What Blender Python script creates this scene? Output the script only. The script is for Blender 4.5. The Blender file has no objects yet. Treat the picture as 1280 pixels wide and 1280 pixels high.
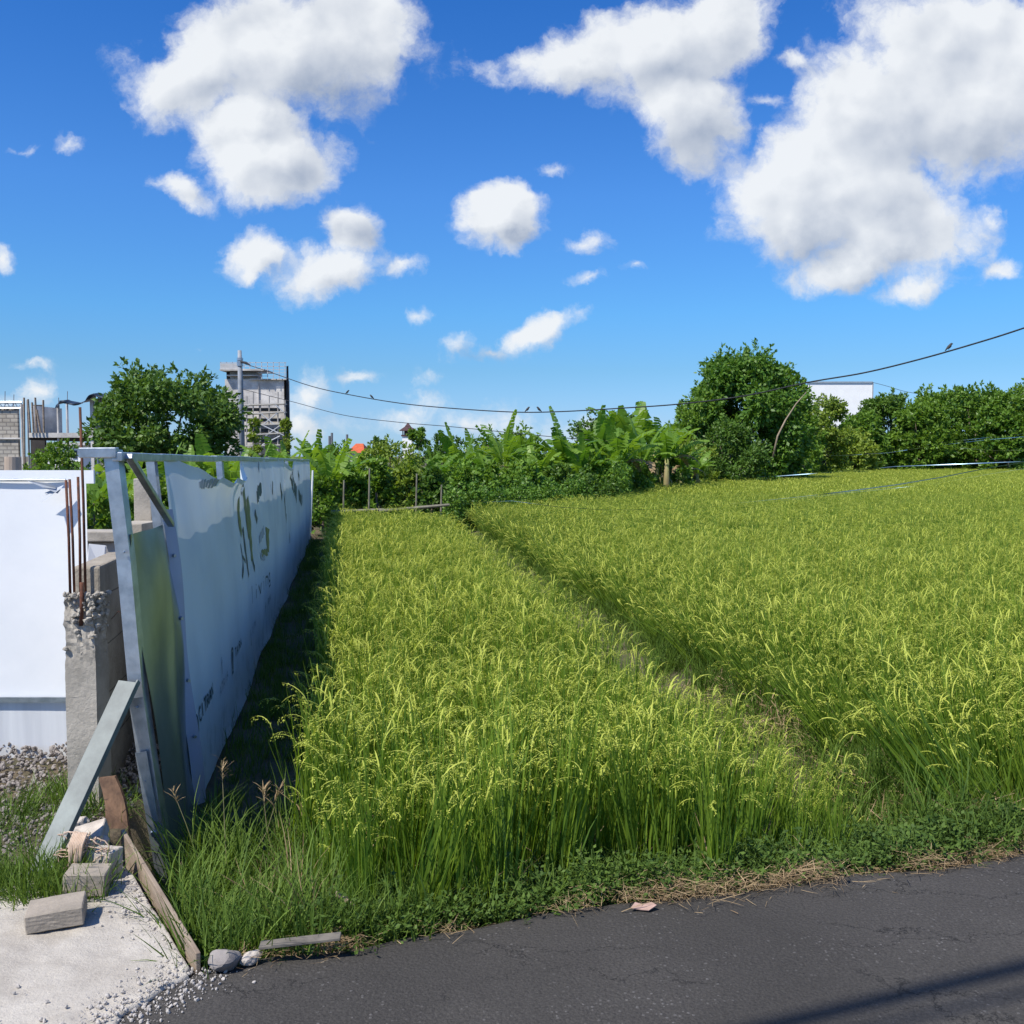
import bpy, math, random
import numpy as np
from mathutils import Vector, Matrix, Euler
R = math.radians
rng = np.random.default_rng(7)
random.seed(7)
scene = bpy.context.scene
C = scene.collection

# ------------------------------------------------------------------ camera
F = 1230.0; PITCH = R(3.26); EYE = 1.9
cd = bpy.data.cameras.new('camera'); cam = bpy.data.objects.new('camera', cd); C.objects.link(cam)
cam.location = (0, 0, EYE); cam.rotation_euler = (R(90) - PITCH, 0, 0)
cd.sensor_width = 36; cd.lens = 36 * F / 1280; cd.clip_start = 0.05; cd.clip_end = 5000
scene.camera = cam
scene.view_settings.view_transform = 'Standard'; scene.view_settings.look = 'None'
scene.view_settings.exposure = 0.2; scene.view_settings.gamma = 1
scene.cycles.max_bounces = 6; scene.cycles.transparent_max_bounces = 6
scene.cycles.diffuse_bounces = 3; scene.cycles.transmission_bounces = 3; scene.cycles.glossy_bounces = 3

def ray(px, py):
    a = (px - 640) / F; b = (640 - py) / F
    return Vector((a, math.cos(PITCH) + b * math.sin(PITCH), -math.sin(PITCH) + b * math.cos(PITCH)))
def at(px, py, Y):
    r = ray(px, py); return Vector((0, 0, EYE)) + r * (Y / r.y)
def gp(px, py, h=0.0):
    r = ray(px, py); return Vector((0, 0, EYE)) + r * ((h - EYE) / r.z)
def onplane(px, py, A, B):          # view ray meets the vertical plane through A and B
    r = ray(px, py); nx, ny = (B[1] - A[1]), -(B[0] - A[0])
    t = (A[0] * nx + A[1] * ny) / (r.x * nx + r.y * ny)
    return Vector((0, 0, EYE)) + r * t

# ------------------------------------------------------------------ sun + sky
SUN_EL = R(53); SUN_POS = Vector((-0.72 * math.cos(SUN_EL), -0.69 * math.cos(SUN_EL), math.sin(SUN_EL))).normalized()
sl = bpy.data.lights.new('sun', 'SUN'); sun = bpy.data.objects.new('sun', sl); C.objects.link(sun)
sl.energy = 5.0; sl.angle = R(0.53); sl.color = (1.0, 0.945, 0.85)
sun.rotation_euler = SUN_POS.to_track_quat('Z', 'Y').to_euler()

world = bpy.data.worlds.new('World'); scene.world = world; world.use_nodes = True
def N(nt, t, **kw):
    n = nt.nodes.new(t)
    for k, v in kw.items():
        if k.startswith('i_'):
            key = k[2:]; key = int(key) if key.isdigit() else key.replace('_', ' ')
            n.inputs[key].default_value = v
        else: setattr(n, k, v)
    return n
def M(nt, op, a, b=None, c=None, clamp=False):
    n = nt.nodes.new('ShaderNodeMath'); n.operation = op; n.use_clamp = clamp
    for i, v in enumerate((a, b, c)):
        if v is None: continue
        if isinstance(v, (int, float)): n.inputs[i].default_value = v
        else: nt.links.new(v, n.inputs[i])
    return n.outputs[0]
def sstep(nt, v, a, b):
    n = nt.nodes.new('ShaderNodeMapRange'); n.interpolation_type = 'SMOOTHSTEP'
    nt.links.new(v, n.inputs[0]); n.inputs[1].default_value = a; n.inputs[2].default_value = b
    return n.outputs[0]

# clouds: lumps of vapour at fixed directions of the sky (px, py, rx, ry, turn)
CL = [(350,62,175,84,0),(250,92,92,54,20),(440,40,95,85,0),(345,205,84,52,0),(320,160,70,42,0),(228,243,34,14,-25),(328,322,34,26,0),
      (408,338,66,30,12),(440,285,42,42,-20),(497,332,32,11,15),(525,398,18,11,0),
      (830,62,135,66,8),(720,82,100,34,8),(862,135,84,66,-30),(895,40,75,62,0),(960,125,30,14,0),
      (628,272,58,42,0),(730,302,46,17,5),(702,217,30,8,5),(798,341,13,8,0),(728,354,22,9,0),
      (1195,60,150,100,0),(1090,140,110,105,20),(1010,240,105,95,-20),(1110,270,120,75,-12),(1212,150,110,90,0),(1280,90,90,110,0),(1060,335,70,32,10),(1140,357,60,18,15),
      (1246,340,24,15,10),(1246,266,12,11,0),(682,412,52,24,22),(580,432,24,17,0),(620,437,40,9,0),
      (85,182,16,13,0),(30,190,26,9,0),(6,328,14,16,0),(42,486,22,20,0),(8,505,30,14,0),(385,496,26,46,0),(378,530,40,26,0),
      (500,515,52,22,10),(440,525,42,16,0),(590,528,70,18,0),(740,540,110,16,0),(34,452,20,7,0),(246,441,10,7,0),(995,70,36,12,0),(440,470,26,5,0),(520,470,16,5,0)]
# grey undersides and thick parts of the big clouds
SHD = [(425,112,120,48,0,.8),(480,135,70,40,0,.6),(350,20,120,30,0,.3),(870,175,70,45,-20,.6),(840,95,110,45,0,.35),(1010,318,80,38,10,.8),(1110,255,60,32,20,.55),(1215,190,110,50,0,.6),(1100,175,50,30,0,.3),(1180,60,80,40,0,.25),(350,225,60,25,0,.3),(430,288,45,28,0,.8),(640,300,50,16,0,.6),(600,440,60,16,0,.8),(1130,330,70,18,20,.4),(400,350,50,14,0,.3)]
def build_world():
    nt = world.node_tree; nt.nodes.clear()
    g = bpy.data.node_groups.new('cloud_field', 'ShaderNodeTree')
    g.interface.new_socket('P', in_out='INPUT', socket_type='NodeSocketVector')
    g.interface.new_socket('D', in_out='OUTPUT', socket_type='NodeSocketFloat')
    g.interface.new_socket('S', in_out='OUTPUT', socket_type='NodeSocketFloat')
    g.interface.new_socket('G', in_out='OUTPUT', socket_type='NodeSocketFloat')
    gi = g.nodes.new('NodeGroupInput'); go = g.nodes.new('NodeGroupOutput'); L = g.links.new
    n1 = N(g, 'ShaderNodeTexNoise', i_Scale=14.0, i_Detail=6.0, i_Roughness=0.6); L(gi.outputs[0], n1.inputs['Vector'])
    sb = N(g, 'ShaderNodeVectorMath', operation='SUBTRACT'); L(n1.outputs['Color'], sb.inputs[0]); sb.inputs[1].default_value = (.5, .5, .5)
    sc_ = N(g, 'ShaderNodeVectorMath', operation='SCALE'); L(sb.outputs[0], sc_.inputs[0]); sc_.inputs['Scale'].default_value = 0.055
    ad = N(g, 'ShaderNodeVectorMath', operation='ADD'); L(gi.outputs[0], ad.inputs[0]); L(sc_.outputs[0], ad.inputs[1])
    fl = N(g, 'ShaderNodeVectorMath', operation='MULTIPLY'); L(ad.outputs[0], fl.inputs[0]); fl.inputs[1].default_value = (1, 1, 0)
    acc = None
    for (px, py, rx, ry, tr) in CL:
        r = ray(px, py); cx, cy = r.x / r.y, r.z / r.y
        m = N(g, 'ShaderNodeMapping', vector_type='TEXTURE')
        if acc is None: L(fl.outputs[0], m.inputs[0])
        else:               # chained so that the renderer evaluates the lumps one after another
            ch = N(g, 'ShaderNodeVectorMath', operation='MULTIPLY_ADD'); L(acc, ch.inputs[0]); ch.inputs[1].default_value = (1e-6, 1e-6, 0); L(fl.outputs[0], ch.inputs[2]); L(ch.outputs[0], m.inputs[0])
        m.inputs['Location'].default_value = (cx, cy, 0); m.inputs['Rotation'].default_value = (0, 0, R(tr)); m.inputs['Scale'].default_value = (rx / F * (1.10 if min(rx, ry) > 35 else 1.18), ry / F * (1.10 if min(rx, ry) > 35 else 1.18), 1)
        ln = N(g, 'ShaderNodeVectorMath', operation='LENGTH'); L(m.outputs[0], ln.inputs[0])
        sm = min(1.0, 0.22 + min(rx, ry) / 50.0) * (0.55 if py > 455 else 1.0) * (0.75 if ry < 20 else 1.0)
        v = M(g, 'MULTIPLY', M(g, 'SUBTRACT', 1.0, ln.outputs['Value']), sm)
        acc = v if acc is None else M(g, 'SMOOTH_MAX', acc, v, 0.12)
    n2 = N(g, 'ShaderNodeTexNoise', i_Scale=15.0, i_Detail=10.0, i_Roughness=0.60); L(ad.outputs[0], n2.inputs['Vector'])
    n3 = N(g, 'ShaderNodeTexNoise', i_Scale=12.0, i_Detail=3.5, i_Roughness=0.5); L(gi.outputs[0], n3.inputs['Vector'])
    f = M(g, 'ADD', acc, M(g, 'MULTIPLY', M(g, 'SUBTRACT', n2.outputs[0], 0.5), 1.45))
    L(f, go.inputs['D']); L(M(g, 'ADD', M(g, 'MULTIPLY', M(g, 'MINIMUM', acc, 1.0), 0.9), M(g, 'MULTIPLY', n3.outputs[0], 1.3)), go.inputs['S'])
    gacc = None
    for (px, py, rx, ry, tr, am) in SHD:
        r = ray(px, py); m = N(g, 'ShaderNodeMapping', vector_type='TEXTURE'); ch = N(g, 'ShaderNodeVectorMath', operation='MULTIPLY_ADD'); L(gacc if gacc else acc, ch.inputs[0]); ch.inputs[1].default_value = (1e-6, 1e-6, 0); L(fl.outputs[0], ch.inputs[2]); L(ch.outputs[0], m.inputs[0])
        m.inputs['Location'].default_value = (r.x / r.y, r.z / r.y, 0); m.inputs['Rotation'].default_value = (0, 0, R(tr)); m.inputs['Scale'].default_value = (rx / F * 1.3, ry / F * 1.3, 1)
        ln = N(g, 'ShaderNodeVectorMath', operation='LENGTH'); L(m.outputs[0], ln.inputs[0]); v = M(g, 'MULTIPLY', M(g, 'SUBTRACT', 1.0, ln.outputs['Value'], clamp=True), am * 1.5)
        gacc = v if gacc is None else M(g, 'MAXIMUM', gacc, v)
    L(gacc, go.inputs['G'])
    L = nt.links.new
    tc = N(nt, 'ShaderNodeTexCoord'); sp = N(nt, 'ShaderNodeSeparateXYZ'); L(tc.outputs['Generated'], sp.inputs[0])
    y = M(nt, 'MAXIMUM', sp.outputs[1], 0.08)
    u = M(nt, 'DIVIDE', sp.outputs[0], y); v = M(nt, 'DIVIDE', sp.outputs[2], y)
    cb = N(nt, 'ShaderNodeCombineXYZ'); L(u, cb.inputs[0]); L(v, cb.inputs[1]); cb.inputs[2].default_value = 0.37
    a = N(nt, 'ShaderNodeGroup'); a.node_tree = g; L(cb.outputs[0], a.inputs[0])
    of = N(nt, 'ShaderNodeVectorMath', operation='ADD'); L(cb.outputs[0], of.inputs[0]); of.inputs[1].default_value = (-0.016, 0.012, 0)
    b = N(nt, 'ShaderNodeGroup'); b.node_tree = g; L(of.outputs[0], b.inputs[0])
    dens = sstep(nt, a.outputs['D'], -0.03, 0.44)
    front = sstep(nt, sp.outputs[1], 0.2, 0.4)
    dens = M(nt, 'MULTIPLY', dens, front)
    # the rest of the sky (behind the viewer) carries loose fair-weather cloud too
    nb = N(nt, 'ShaderNodeTexNoise', i_Scale=3.2, i_Detail=8.0, i_Roughness=0.55); L(tc.outputs['Generated'], nb.inputs['Vector'])
    back = M(nt, 'MULTIPLY', sstep(nt, nb.outputs[0], 0.55, 0.68), M(nt, 'SUBTRACT', 1.0, front))
    alpha = M(nt, 'MAXIMUM', dens, back)
    alpha = M(nt, 'MULTIPLY', alpha, 0.96)
    relief = M(nt, 'SUBTRACT', a.outputs['S'], b.outputs['S'])
    thick = sstep(nt, a.outputs['D'], 0.35, 1.25)
    br = M(nt, 'ADD', 0.88, M(nt, 'MULTIPLY', relief, 1.0))
    br = M(nt, 'SUBTRACT', br, M(nt, 'MULTIPLY', thick, 0.16))
    br = M(nt, 'SUBTRACT', br, M(nt, 'MULTIPLY', a.outputs['G'], 0.58), clamp=True)
    mc = N(nt, 'ShaderNodeMix', data_type='RGBA'); L(br, mc.inputs[0])
    mc.inputs[6].default_value = (0.34, 0.41, 0.54, 1); mc.inputs[7].default_value = (0.90, 0.93, 0.96, 1)
    sky = N(nt, 'ShaderNodeTexSky', sky_type='NISHITA', sun_disc=False)
    sky.sun_elevation = SUN_EL; sky.sun_rotation = math.atan2(SUN_POS.x, SUN_POS.y) % (2 * math.pi)
    sky.air_density = 1.0; sky.dust_density = 0.3; sky.ozone_density = 2.5; sky.altitude = 50
    tint = N(nt, 'ShaderNodeMix', data_type='RGBA', blend_type='MULTIPLY'); tint.inputs[0].default_value = 1
    L(sky.outputs[0], tint.inputs[6])
    tr_ = N(nt, 'ShaderNodeValToRGB'); L(sp.outputs[2], tr_.inputs[0]); e = tr_.color_ramp.elements
    for k_, (ps_, c_) in enumerate(SKY_TINTS):
        el = e[k_] if k_ < 2 else e.new(ps_)
        el.position = ps_; el.color = (c_[0] / 2, c_[1] / 2, c_[2] / 2, 1)
    t2 = N(nt, 'ShaderNodeVectorMath', operation='SCALE'); L(tr_.outputs[0], t2.inputs[0]); t2.inputs['Scale'].default_value = 2.0; L(t2.outputs[0], tint.inputs[7])
    STR = 0.085
    mcs = N(nt, 'ShaderNodeVectorMath', operation='SCALE'); L(mc.outputs[2], mcs.inputs[0]); mcs.inputs['Scale'].default_value = 0.86 / STR
    mx = N(nt, 'ShaderNodeMix', data_type='RGBA'); L(alpha, mx.inputs[0]); L(tint.outputs[2], mx.inputs[6]); L(mcs.outputs[0], mx.inputs[7])
    bg = N(nt, 'ShaderNodeBackground'); L(mx.outputs[2], bg.inputs[0]); bg.inputs[1].default_value = STR
    out = N(nt, 'ShaderNodeOutputWorld'); L(bg.outputs[0], out.inputs[0])
SKY_TINTS = [(0.0, (.60, .98, 1.75)), (1.0, (.27, .85, 1.65)), (.085, (.52, .90, 1.32)), (.035, (.60, .90, 1.5)), (.14, (.48, 1.0, 1.5)), (.25, (.46, 1.0, 1.68)), (.41, (.27, .85, 1.65))]
build_world()

# ------------------------------------------------------------------ materials
MATS = {}
def base_mat(name):
    m = bpy.data.materials.new(name); m.use_nodes = True; nt = m.node_tree
    return m, nt, nt.nodes['Principled BSDF']
def mat(name, c1, c2=None, scale=4.0, rough=0.8, metal=0.0, bump=0.0, bscale=None, detail=6, lo=0.35, hi=0.65, trans=0.0, spec=0.3, stretch=(1, 1, 1)):
    if name in MATS: return MATS[name]
    m, nt, p = base_mat(name); L = nt.links.new
    c2 = c2 or tuple(x * 0.8 for x in c1)
    tc = N(nt, 'ShaderNodeTexCoord'); mp = N(nt, 'ShaderNodeMapping'); L(tc.outputs['Object'], mp.inputs[0]); mp.inputs['Scale'].default_value = stretch
    n = N(nt, 'ShaderNodeTexNoise', i_Scale=scale, i_Detail=float(detail), i_Roughness=0.6); L(mp.outputs[0], n.inputs['Vector'])
    mr = N(nt, 'ShaderNodeMapRange'); L(n.outputs[0], mr.inputs[0]); mr.inputs[1].default_value = lo; mr.inputs[2].default_value = hi
    mx = N(nt, 'ShaderNodeMix', data_type='RGBA'); L(mr.outputs[0], mx.inputs[0]); mx.inputs[6].default_value = (*c1, 1); mx.inputs[7].default_value = (*c2, 1)
    L(mx.outputs[2], p.inputs['Base Color']); p.inputs['Roughness'].default_value = rough; p.inputs['Metallic'].default_value = metal
    p.inputs['Specular IOR Level'].default_value = spec
    if bump:
        n2 = N(nt, 'ShaderNodeTexNoise', i_Scale=float(bscale or scale * 4), i_Detail=8.0, i_Roughness=0.65); L(mp.outputs[0], n2.inputs['Vector'])
        b = N(nt, 'ShaderNodeBump', i_Distance=bump, i_Strength=1.0); L(n2.outputs[0], b.inputs['Height']); L(b.outputs[0], p.inputs['Normal'])
    if trans:
        t = N(nt, 'ShaderNodeBsdfTranslucent'); L(mx.outputs[2], t.inputs[0]); ms = N(nt, 'ShaderNodeMixShader'); ms.inputs[0].default_value = trans
        L(p.outputs[0], ms.inputs[1]); L(t.outputs[0], ms.inputs[2]); L(ms.outputs[0], nt.nodes['Material Output'].inputs[0])
    MATS[name] = m; return m
def leafmat(name, dark, light, trans=0.3, rough=0.5, tr=(1.3, 1.25, 0.5), spec=0.35):
    if name in MATS: return MATS[name]
    m, nt, p = base_mat(name); L = nt.links.new
    at_ = N(nt, 'ShaderNodeAttribute', attribute_name='tint'); oi = N(nt, 'ShaderNodeObjectInfo')
    s = M(nt, 'ADD', M(nt, 'MULTIPLY', at_.outputs['Fac'], 0.72), M(nt, 'MULTIPLY', oi.outputs['Random'], 0.28), clamp=True)
    mx = N(nt, 'ShaderNodeMix', data_type='RGBA'); L(s, mx.inputs[0]); mx.inputs[6].default_value = (*dark, 1); mx.inputs[7].default_value = (*light, 1)
    L(mx.outputs[2], p.inputs['Base Color']); p.inputs['Roughness'].default_value = rough; p.inputs['Specular IOR Level'].default_value = spec
    t = N(nt, 'ShaderNodeBsdfTranslucent'); tm = N(nt, 'ShaderNodeMix', data_type='RGBA', blend_type='MULTIPLY'); tm.inputs[0].default_value = 1
    L(mx.outputs[2], tm.inputs[6]); tm.inputs[7].default_value = (*tr, 1); L(tm.outputs[2], t.inputs[0])
    ms = N(nt, 'ShaderNodeMixShader'); ms.inputs[0].default_value = trans; L(p.outputs[0], ms.inputs[1]); L(t.outputs[0], ms.inputs[2])
    L(ms.outputs[0], nt.nodes['Material Output'].inputs[0]); MATS[name] = m; return m

RICE_LEAF = leafmat('rice_leaf', (0.072, 0.155, 0.018), (0.27, 0.385, 0.042), 0.42)
RICE_EAR = leafmat('rice_ear', (0.37, 0.455, 0.06), (0.64, 0.66, 0.125), 0.35, 0.6, (1.1, 1.1, 0.6))
DRY = leafmat('dry_straw', (0.20, 0.13, 0.07), (0.46, 0.34, 0.19), 0.15, 0.8, (1, 1, 0.8))
WEED = leafmat('weed_leaf', (0.030, 0.070, 0.014), (0.13, 0.205, 0.038), 0.25, .6, spec=.2)
GRASSM = leafmat('grass_blade', (0.045, 0.10, 0.014), (0.18, 0.27, 0.045), 0.3, .6, spec=.2)
BANANA = leafmat('banana_leaf', (0.07, 0.18, 0.022), (0.24, 0.38, 0.055), 0.45, 0.42, (1.4, 1.35, 0.45), 0.4)
DARKLEAF = leafmat('tree_leaf_dark', (0.035, 0.10, 0.014), (0.14, 0.24, 0.036), 0.3, 0.45)
MIDLEAF = leafmat('tree_leaf_mid', (0.06, 0.15, 0.018), (0.22, 0.35, 0.045), 0.34, 0.45)
YELLEAF = leafmat('tree_leaf_yellow_green', (0.12, 0.21, 0.025), (0.30, 0.38, 0.06), 0.34, 0.5)
HEDGEM = leafmat('hedge_leaf', (0.055, 0.145, 0.018), (0.22, 0.36, 0.05), 0.32, 0.45)
BARK = mat('bark', (0.20, 0.16, 0.12), (0.10, 0.08, 0.06), 9, 0.9, bump=0.01, stretch=(1, 1, .25))
PSTEM = mat('banana_stem', (0.26, 0.27, 0.10), (0.22, 0.15, 0.08), 5, 0.6, stretch=(1, 1, .2))
CONC = mat('concrete', (0.46, 0.42, 0.36), (0.30, 0.275, 0.235), 5, 0.92, bump=0.004, bscale=60)
CONC_FAR = mat('weathered_concrete', (0.66, 0.63, 0.59), (0.40, 0.38, 0.36), 0.9, 0.95, bump=0.02, detail=9, lo=.38, hi=.62)
GALV = mat('galvanised_steel', (0.52, 0.56, 0.60), (0.34, 0.38, 0.42), 14, 0.38, 0.85, bump=0.0008, bscale=30)
RUST = mat('rusty_steel', (0.16, 0.062, 0.035), (0.07, 0.035, 0.025), 30, 0.85, bump=0.001, bscale=120)
WOOD = mat('weathered_wood', (0.36, 0.29, 0.22), (0.20, 0.15, 0.11), 3, 0.85, bump=0.002, bscale=12, stretch=(1, 1, 8))
WOODB = mat('brown_wood', (0.22, 0.13, 0.08), (0.10, 0.06, 0.04), 3, 0.8, bump=0.002, bscale=12, stretch=(8, 8, 1))
BLACKM = mat('black_rubber', (0.02, 0.02, 0.022), (0.035, 0.035, 0.04), 8, 0.6)
WHITEP = mat('white_sheet', (0.86, 0.87, 0.88), (0.72, 0.745, 0.77), 1.1, 0.45, detail=7, lo=.3, hi=.72, bump=.004, bscale=1.6)
WHITEB = mat('white_render', (0.92, 0.92, 0.90), (0.86, 0.86, 0.84), 1.0, 0.7)
CLOTH = mat('tan_cloth', (0.62, 0.47, 0.36), (0.42, 0.29, 0.2), 20, 0.9)

def concrete_rough():
    m, nt, p = base_mat('driveway_concrete'); L = nt.links.new
    tc = N(nt, 'ShaderNodeTexCoord')
    n = N(nt, 'ShaderNodeTexNoise', i_Scale=2.3, i_Detail=8.0, i_Roughness=0.7); L(tc.outputs['Object'], n.inputs['Vector'])
    cr = N(nt, 'ShaderNodeValToRGB'); L(n.outputs[0], cr.inputs[0])
    cr.color_ramp.elements[0].position = .3; cr.color_ramp.elements[0].color = (0.32, 0.285, 0.24, 1)
    cr.color_ramp.elements[1].position = .6; cr.color_ramp.elements[1].color = (0.54, 0.50, 0.435, 1)
    v = N(nt, 'ShaderNodeTexVoronoi', i_Scale=70.0, i_Randomness=1.0); L(tc.outputs['Object'], v.inputs['Vector'])
    n2 = N(nt, 'ShaderNodeTexNoise', i_Scale=90.0, i_Detail=5.0, i_Roughness=0.7); L(tc.outputs['Object'], n2.inputs['Vector'])
    sp = M(nt, 'MULTIPLY', M(nt, 'LESS_THAN', v.outputs['Distance'], 0.22), M(nt, 'GREATER_THAN', n.outputs[0], 0.53))
    mx = N(nt, 'ShaderNodeMix', data_type='RGBA', blend_type='MULTIPLY'); L(M(nt, 'MULTIPLY', sp, 0.3), mx.inputs[0]); L(cr.outputs[0], mx.inputs[6]); mx.inputs[7].default_value = (.45, .43, .42, 1)
    L(mx.outputs[2], p.inputs['Base Color']); p.inputs['Roughness'].default_value = 0.95; p.inputs['Specular IOR Level'].default_value = .2
    h = M(nt, 'ADD', M(nt, 'MULTIPLY', n2.outputs[0], 0.6), M(nt, 'MULTIPLY', n.outputs[0], 1.5))
    b = N(nt, 'ShaderNodeBump', i_Distance=0.008); L(h, b.inputs['Height']); L(b.outputs[0], p.inputs['Normal'])
    return m
def asphalt():
    m, nt, p = base_mat('asphalt'); L = nt.links.new
    tc = N(nt, 'ShaderNodeTexCoord')
    n = N(nt, 'ShaderNodeTexNoise', i_Scale=0.9, i_Detail=8.0, i_Roughness=0.65); L(tc.outputs['Object'], n.inputs['Vector'])
    cr = N(nt, 'ShaderNodeValToRGB'); L(n.outputs[0], cr.inputs[0])
    cr.color_ramp.elements[0].position = .3; cr.color_ramp.elements[0].color = (0.041, 0.038, 0.0345, 1)
    cr.color_ramp.elements[1].position = .7; cr.color_ramp.elements[1].color = (0.068, 0.063, 0.057, 1)
    # pale aggregate showing through
    v = N(nt, 'ShaderNodeTexVoronoi', i_Scale=75.0); L(tc.outputs['Object'], v.inputs['Vector'])
    vs = N(nt, 'ShaderNodeSeparateColor'); L(v.outputs['Color'], vs.inputs[0])
    stone = M(nt, 'MULTIPLY', M(nt, 'LESS_THAN', v.outputs['Distance'], 0.35), M(nt, 'GREATER_THAN', vs.outputs[0], 0.86))
    n4 = N(nt, 'ShaderNodeTexNoise', i_Scale=3.0, i_Detail=3.0); L(tc.outputs['Object'], n4.inputs['Vector'])
    stone = M(nt, 'MULTIPLY', stone, sstep(nt, n4.outputs[0], .4, .65))
    mx = N(nt, 'ShaderNodeMix', data_type='RGBA'); L(M(nt, 'MULTIPLY', stone, 0.38), mx.inputs[0]); L(cr.outputs[0], mx.inputs[6]); mx.inputs[7].default_value = (.22, .21, .20, 1)
    n7 = N(nt, 'ShaderNodeTexNoise', i_Scale=110.0, i_Detail=6.0, i_Roughness=0.85); L(tc.outputs['Object'], n7.inputs['Vector'])
    gm = N(nt, 'ShaderNodeMapRange'); L(n7.outputs[0], gm.inputs[0]); gm.inputs[1].default_value = .3; gm.inputs[2].default_value = .7; gm.inputs[3].default_value = .45; gm.inputs[4].default_value = 1.6
    gs = N(nt, 'ShaderNodeVectorMath', operation='SCALE'); L(mx.outputs[2], gs.inputs[0]); L(gm.outputs[0], gs.inputs['Scale'])
    # cracks
    nd = N(nt, 'ShaderNodeTexNoise', i_Scale=5.0, i_Detail=6.0, i_Roughness=0.7); L(tc.outputs['Object'], nd.inputs['Vector'])
    ds = N(nt, 'ShaderNodeVectorMath', operation='SCALE'); L(nd.outputs['Color'], ds.inputs[0]); ds.inputs['Scale'].default_value = 0.35
    da = N(nt, 'ShaderNodeVectorMath', operation='ADD'); L(tc.outputs['Object'], da.inputs[0]); L(ds.outputs[0], da.inputs[1])
    mp = N(nt, 'ShaderNodeMapping'); L(da.outputs[0], mp.inputs[0]); mp.inputs['Rotation'].default_value = (0, 0, R(-17)); mp.inputs['Scale'].default_value = (0.5, 2.2, 1)
    vc = N(nt, 'ShaderNodeTexVoronoi', feature='DISTANCE_TO_EDGE', i_Scale=1.5); L(mp.outputs[0], vc.inputs['Vector'])
    ck = M(nt, 'SUBTRACT', 1.0, sstep(nt, vc.outputs['Distance'], 0.001, 0.007)); ck = M(nt, 'MULTIPLY', ck, sstep(nt, n.outputs[0], .45, .56))
    mx2 = N(nt, 'ShaderNodeMix', data_type='RGBA'); L(M(nt, 'MULTIPLY', ck, .5), mx2.inputs[0]); L(gs.outputs[0], mx2.inputs[6]); mx2.inputs[7].default_value = (.012, .012, .012, 1)
    L(mx2.outputs[2], p.inputs['Base Color']); p.inputs['Roughness'].default_value = 0.86; p.inputs['Specular IOR Level'].default_value = .25
    n5 = N(nt, 'ShaderNodeTexNoise', i_Scale=130.0, i_Detail=3.0, i_Roughness=0.7); L(tc.outputs['Object'], n5.inputs['Vector'])
    h = M(nt, 'SUBTRACT', M(nt, 'ADD', n5.outputs[0], M(nt, 'MULTIPLY', v.outputs['Distance'], -0.6)), M(nt, 'MULTIPLY', ck, .9))
    b = N(nt, 'ShaderNodeBump', i_Distance=0.0035); L(h, b.inputs['Height']); L(b.outputs[0], p.inputs['Normal'])
    return m
def soil():
    m, nt, p = base_mat('soil'); L = nt.links.new
    tc = N(nt, 'ShaderNodeTexCoord')
    n = N(nt, 'ShaderNodeTexNoise', i_Scale=1.7, i_Detail=9.0, i_Roughness=0.7); L(tc.outputs['Object'], n.inputs['Vector'])
    cr = N(nt, 'ShaderNodeValToRGB'); L(n.outputs[0], cr.inputs[0])
    cr.color_ramp.elements[0].position = .35; cr.color_ramp.elements[0].color = (0.045, 0.055, 0.02, 1)
    cr.color_ramp.elements[1].position = .62; cr.color_ramp.elements[1].color = (0.15, 0.115, 0.075, 1)
    L(cr.outputs[0], p.inputs['Base Color']); p.inputs['Roughness'].default_value = .95
    n2 = N(nt, 'ShaderNodeTexNoise', i_Scale=30.0, i_Detail=6.0, i_Roughness=0.7); L(tc.outputs['Object'], n2.inputs['Vector'])
    b = N(nt, 'ShaderNodeBump', i_Distance=0.02); L(n2.outputs[0], b.inputs['Height']); L(b.outputs[0], p.inputs['Normal'])
    return m
def blockwork(name, c1, c2, mortar, sx=0.4, sy=0.2):
    m, nt, p = base_mat(name); L = nt.links.new
    tc = N(nt, 'ShaderNodeTexCoord'); s = N(nt, 'ShaderNodeSeparateXYZ'); L(tc.outputs['Object'], s.inputs[0])
    cb = N(nt, 'ShaderNodeCombineXYZ'); L(M(nt, 'ADD', s.outputs[0], s.outputs[1]), cb.inputs[0]); L(s.outputs[2], cb.inputs[1])
    b = N(nt, 'ShaderNodeTexBrick'); L(cb.outputs[0], b.inputs['Vector'])
    b.inputs['Scale'].default_value = 1; b.inputs['Brick Width'].default_value = sx; b.inputs['Row Height'].default_value = sy; b.inputs['Mortar Size'].default_value = .025
    b.inputs['Color1'].default_value = (*c1, 1); b.inputs['Color2'].default_value = (*c2, 1); b.inputs['Mortar'].default_value = (*mortar, 1)
    n = N(nt, 'ShaderNodeTexNoise', i_Scale=1.2, i_Detail=7.0); L(tc.outputs['Object'], n.inputs['Vector'])
    mx = N(nt, 'ShaderNodeMix', data_type='RGBA', blend_type='MULTIPLY'); L(sstep(nt, n.outputs[0], .4, .7), mx.inputs[0]); L(b.outputs[0], mx.inputs[6]); mx.inputs[7].default_value = (.7, .68, .65, 1)
    L(mx.outputs[2], p.inputs['Base Color']); p.inputs['Roughness'].default_value = .95
    bu = N(nt, 'ShaderNodeBump', i_Distance=0.01, invert=True); L(b.outputs['Fac'], bu.inputs['Height']); L(bu.outputs[0], p.inputs['Normal'])
    return m
BLOCKS = blockwork('grey_blockwork', (0.47, 0.43, 0.37), (0.38, 0.35, 0.30), (0.24, 0.22, 0.20))
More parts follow.
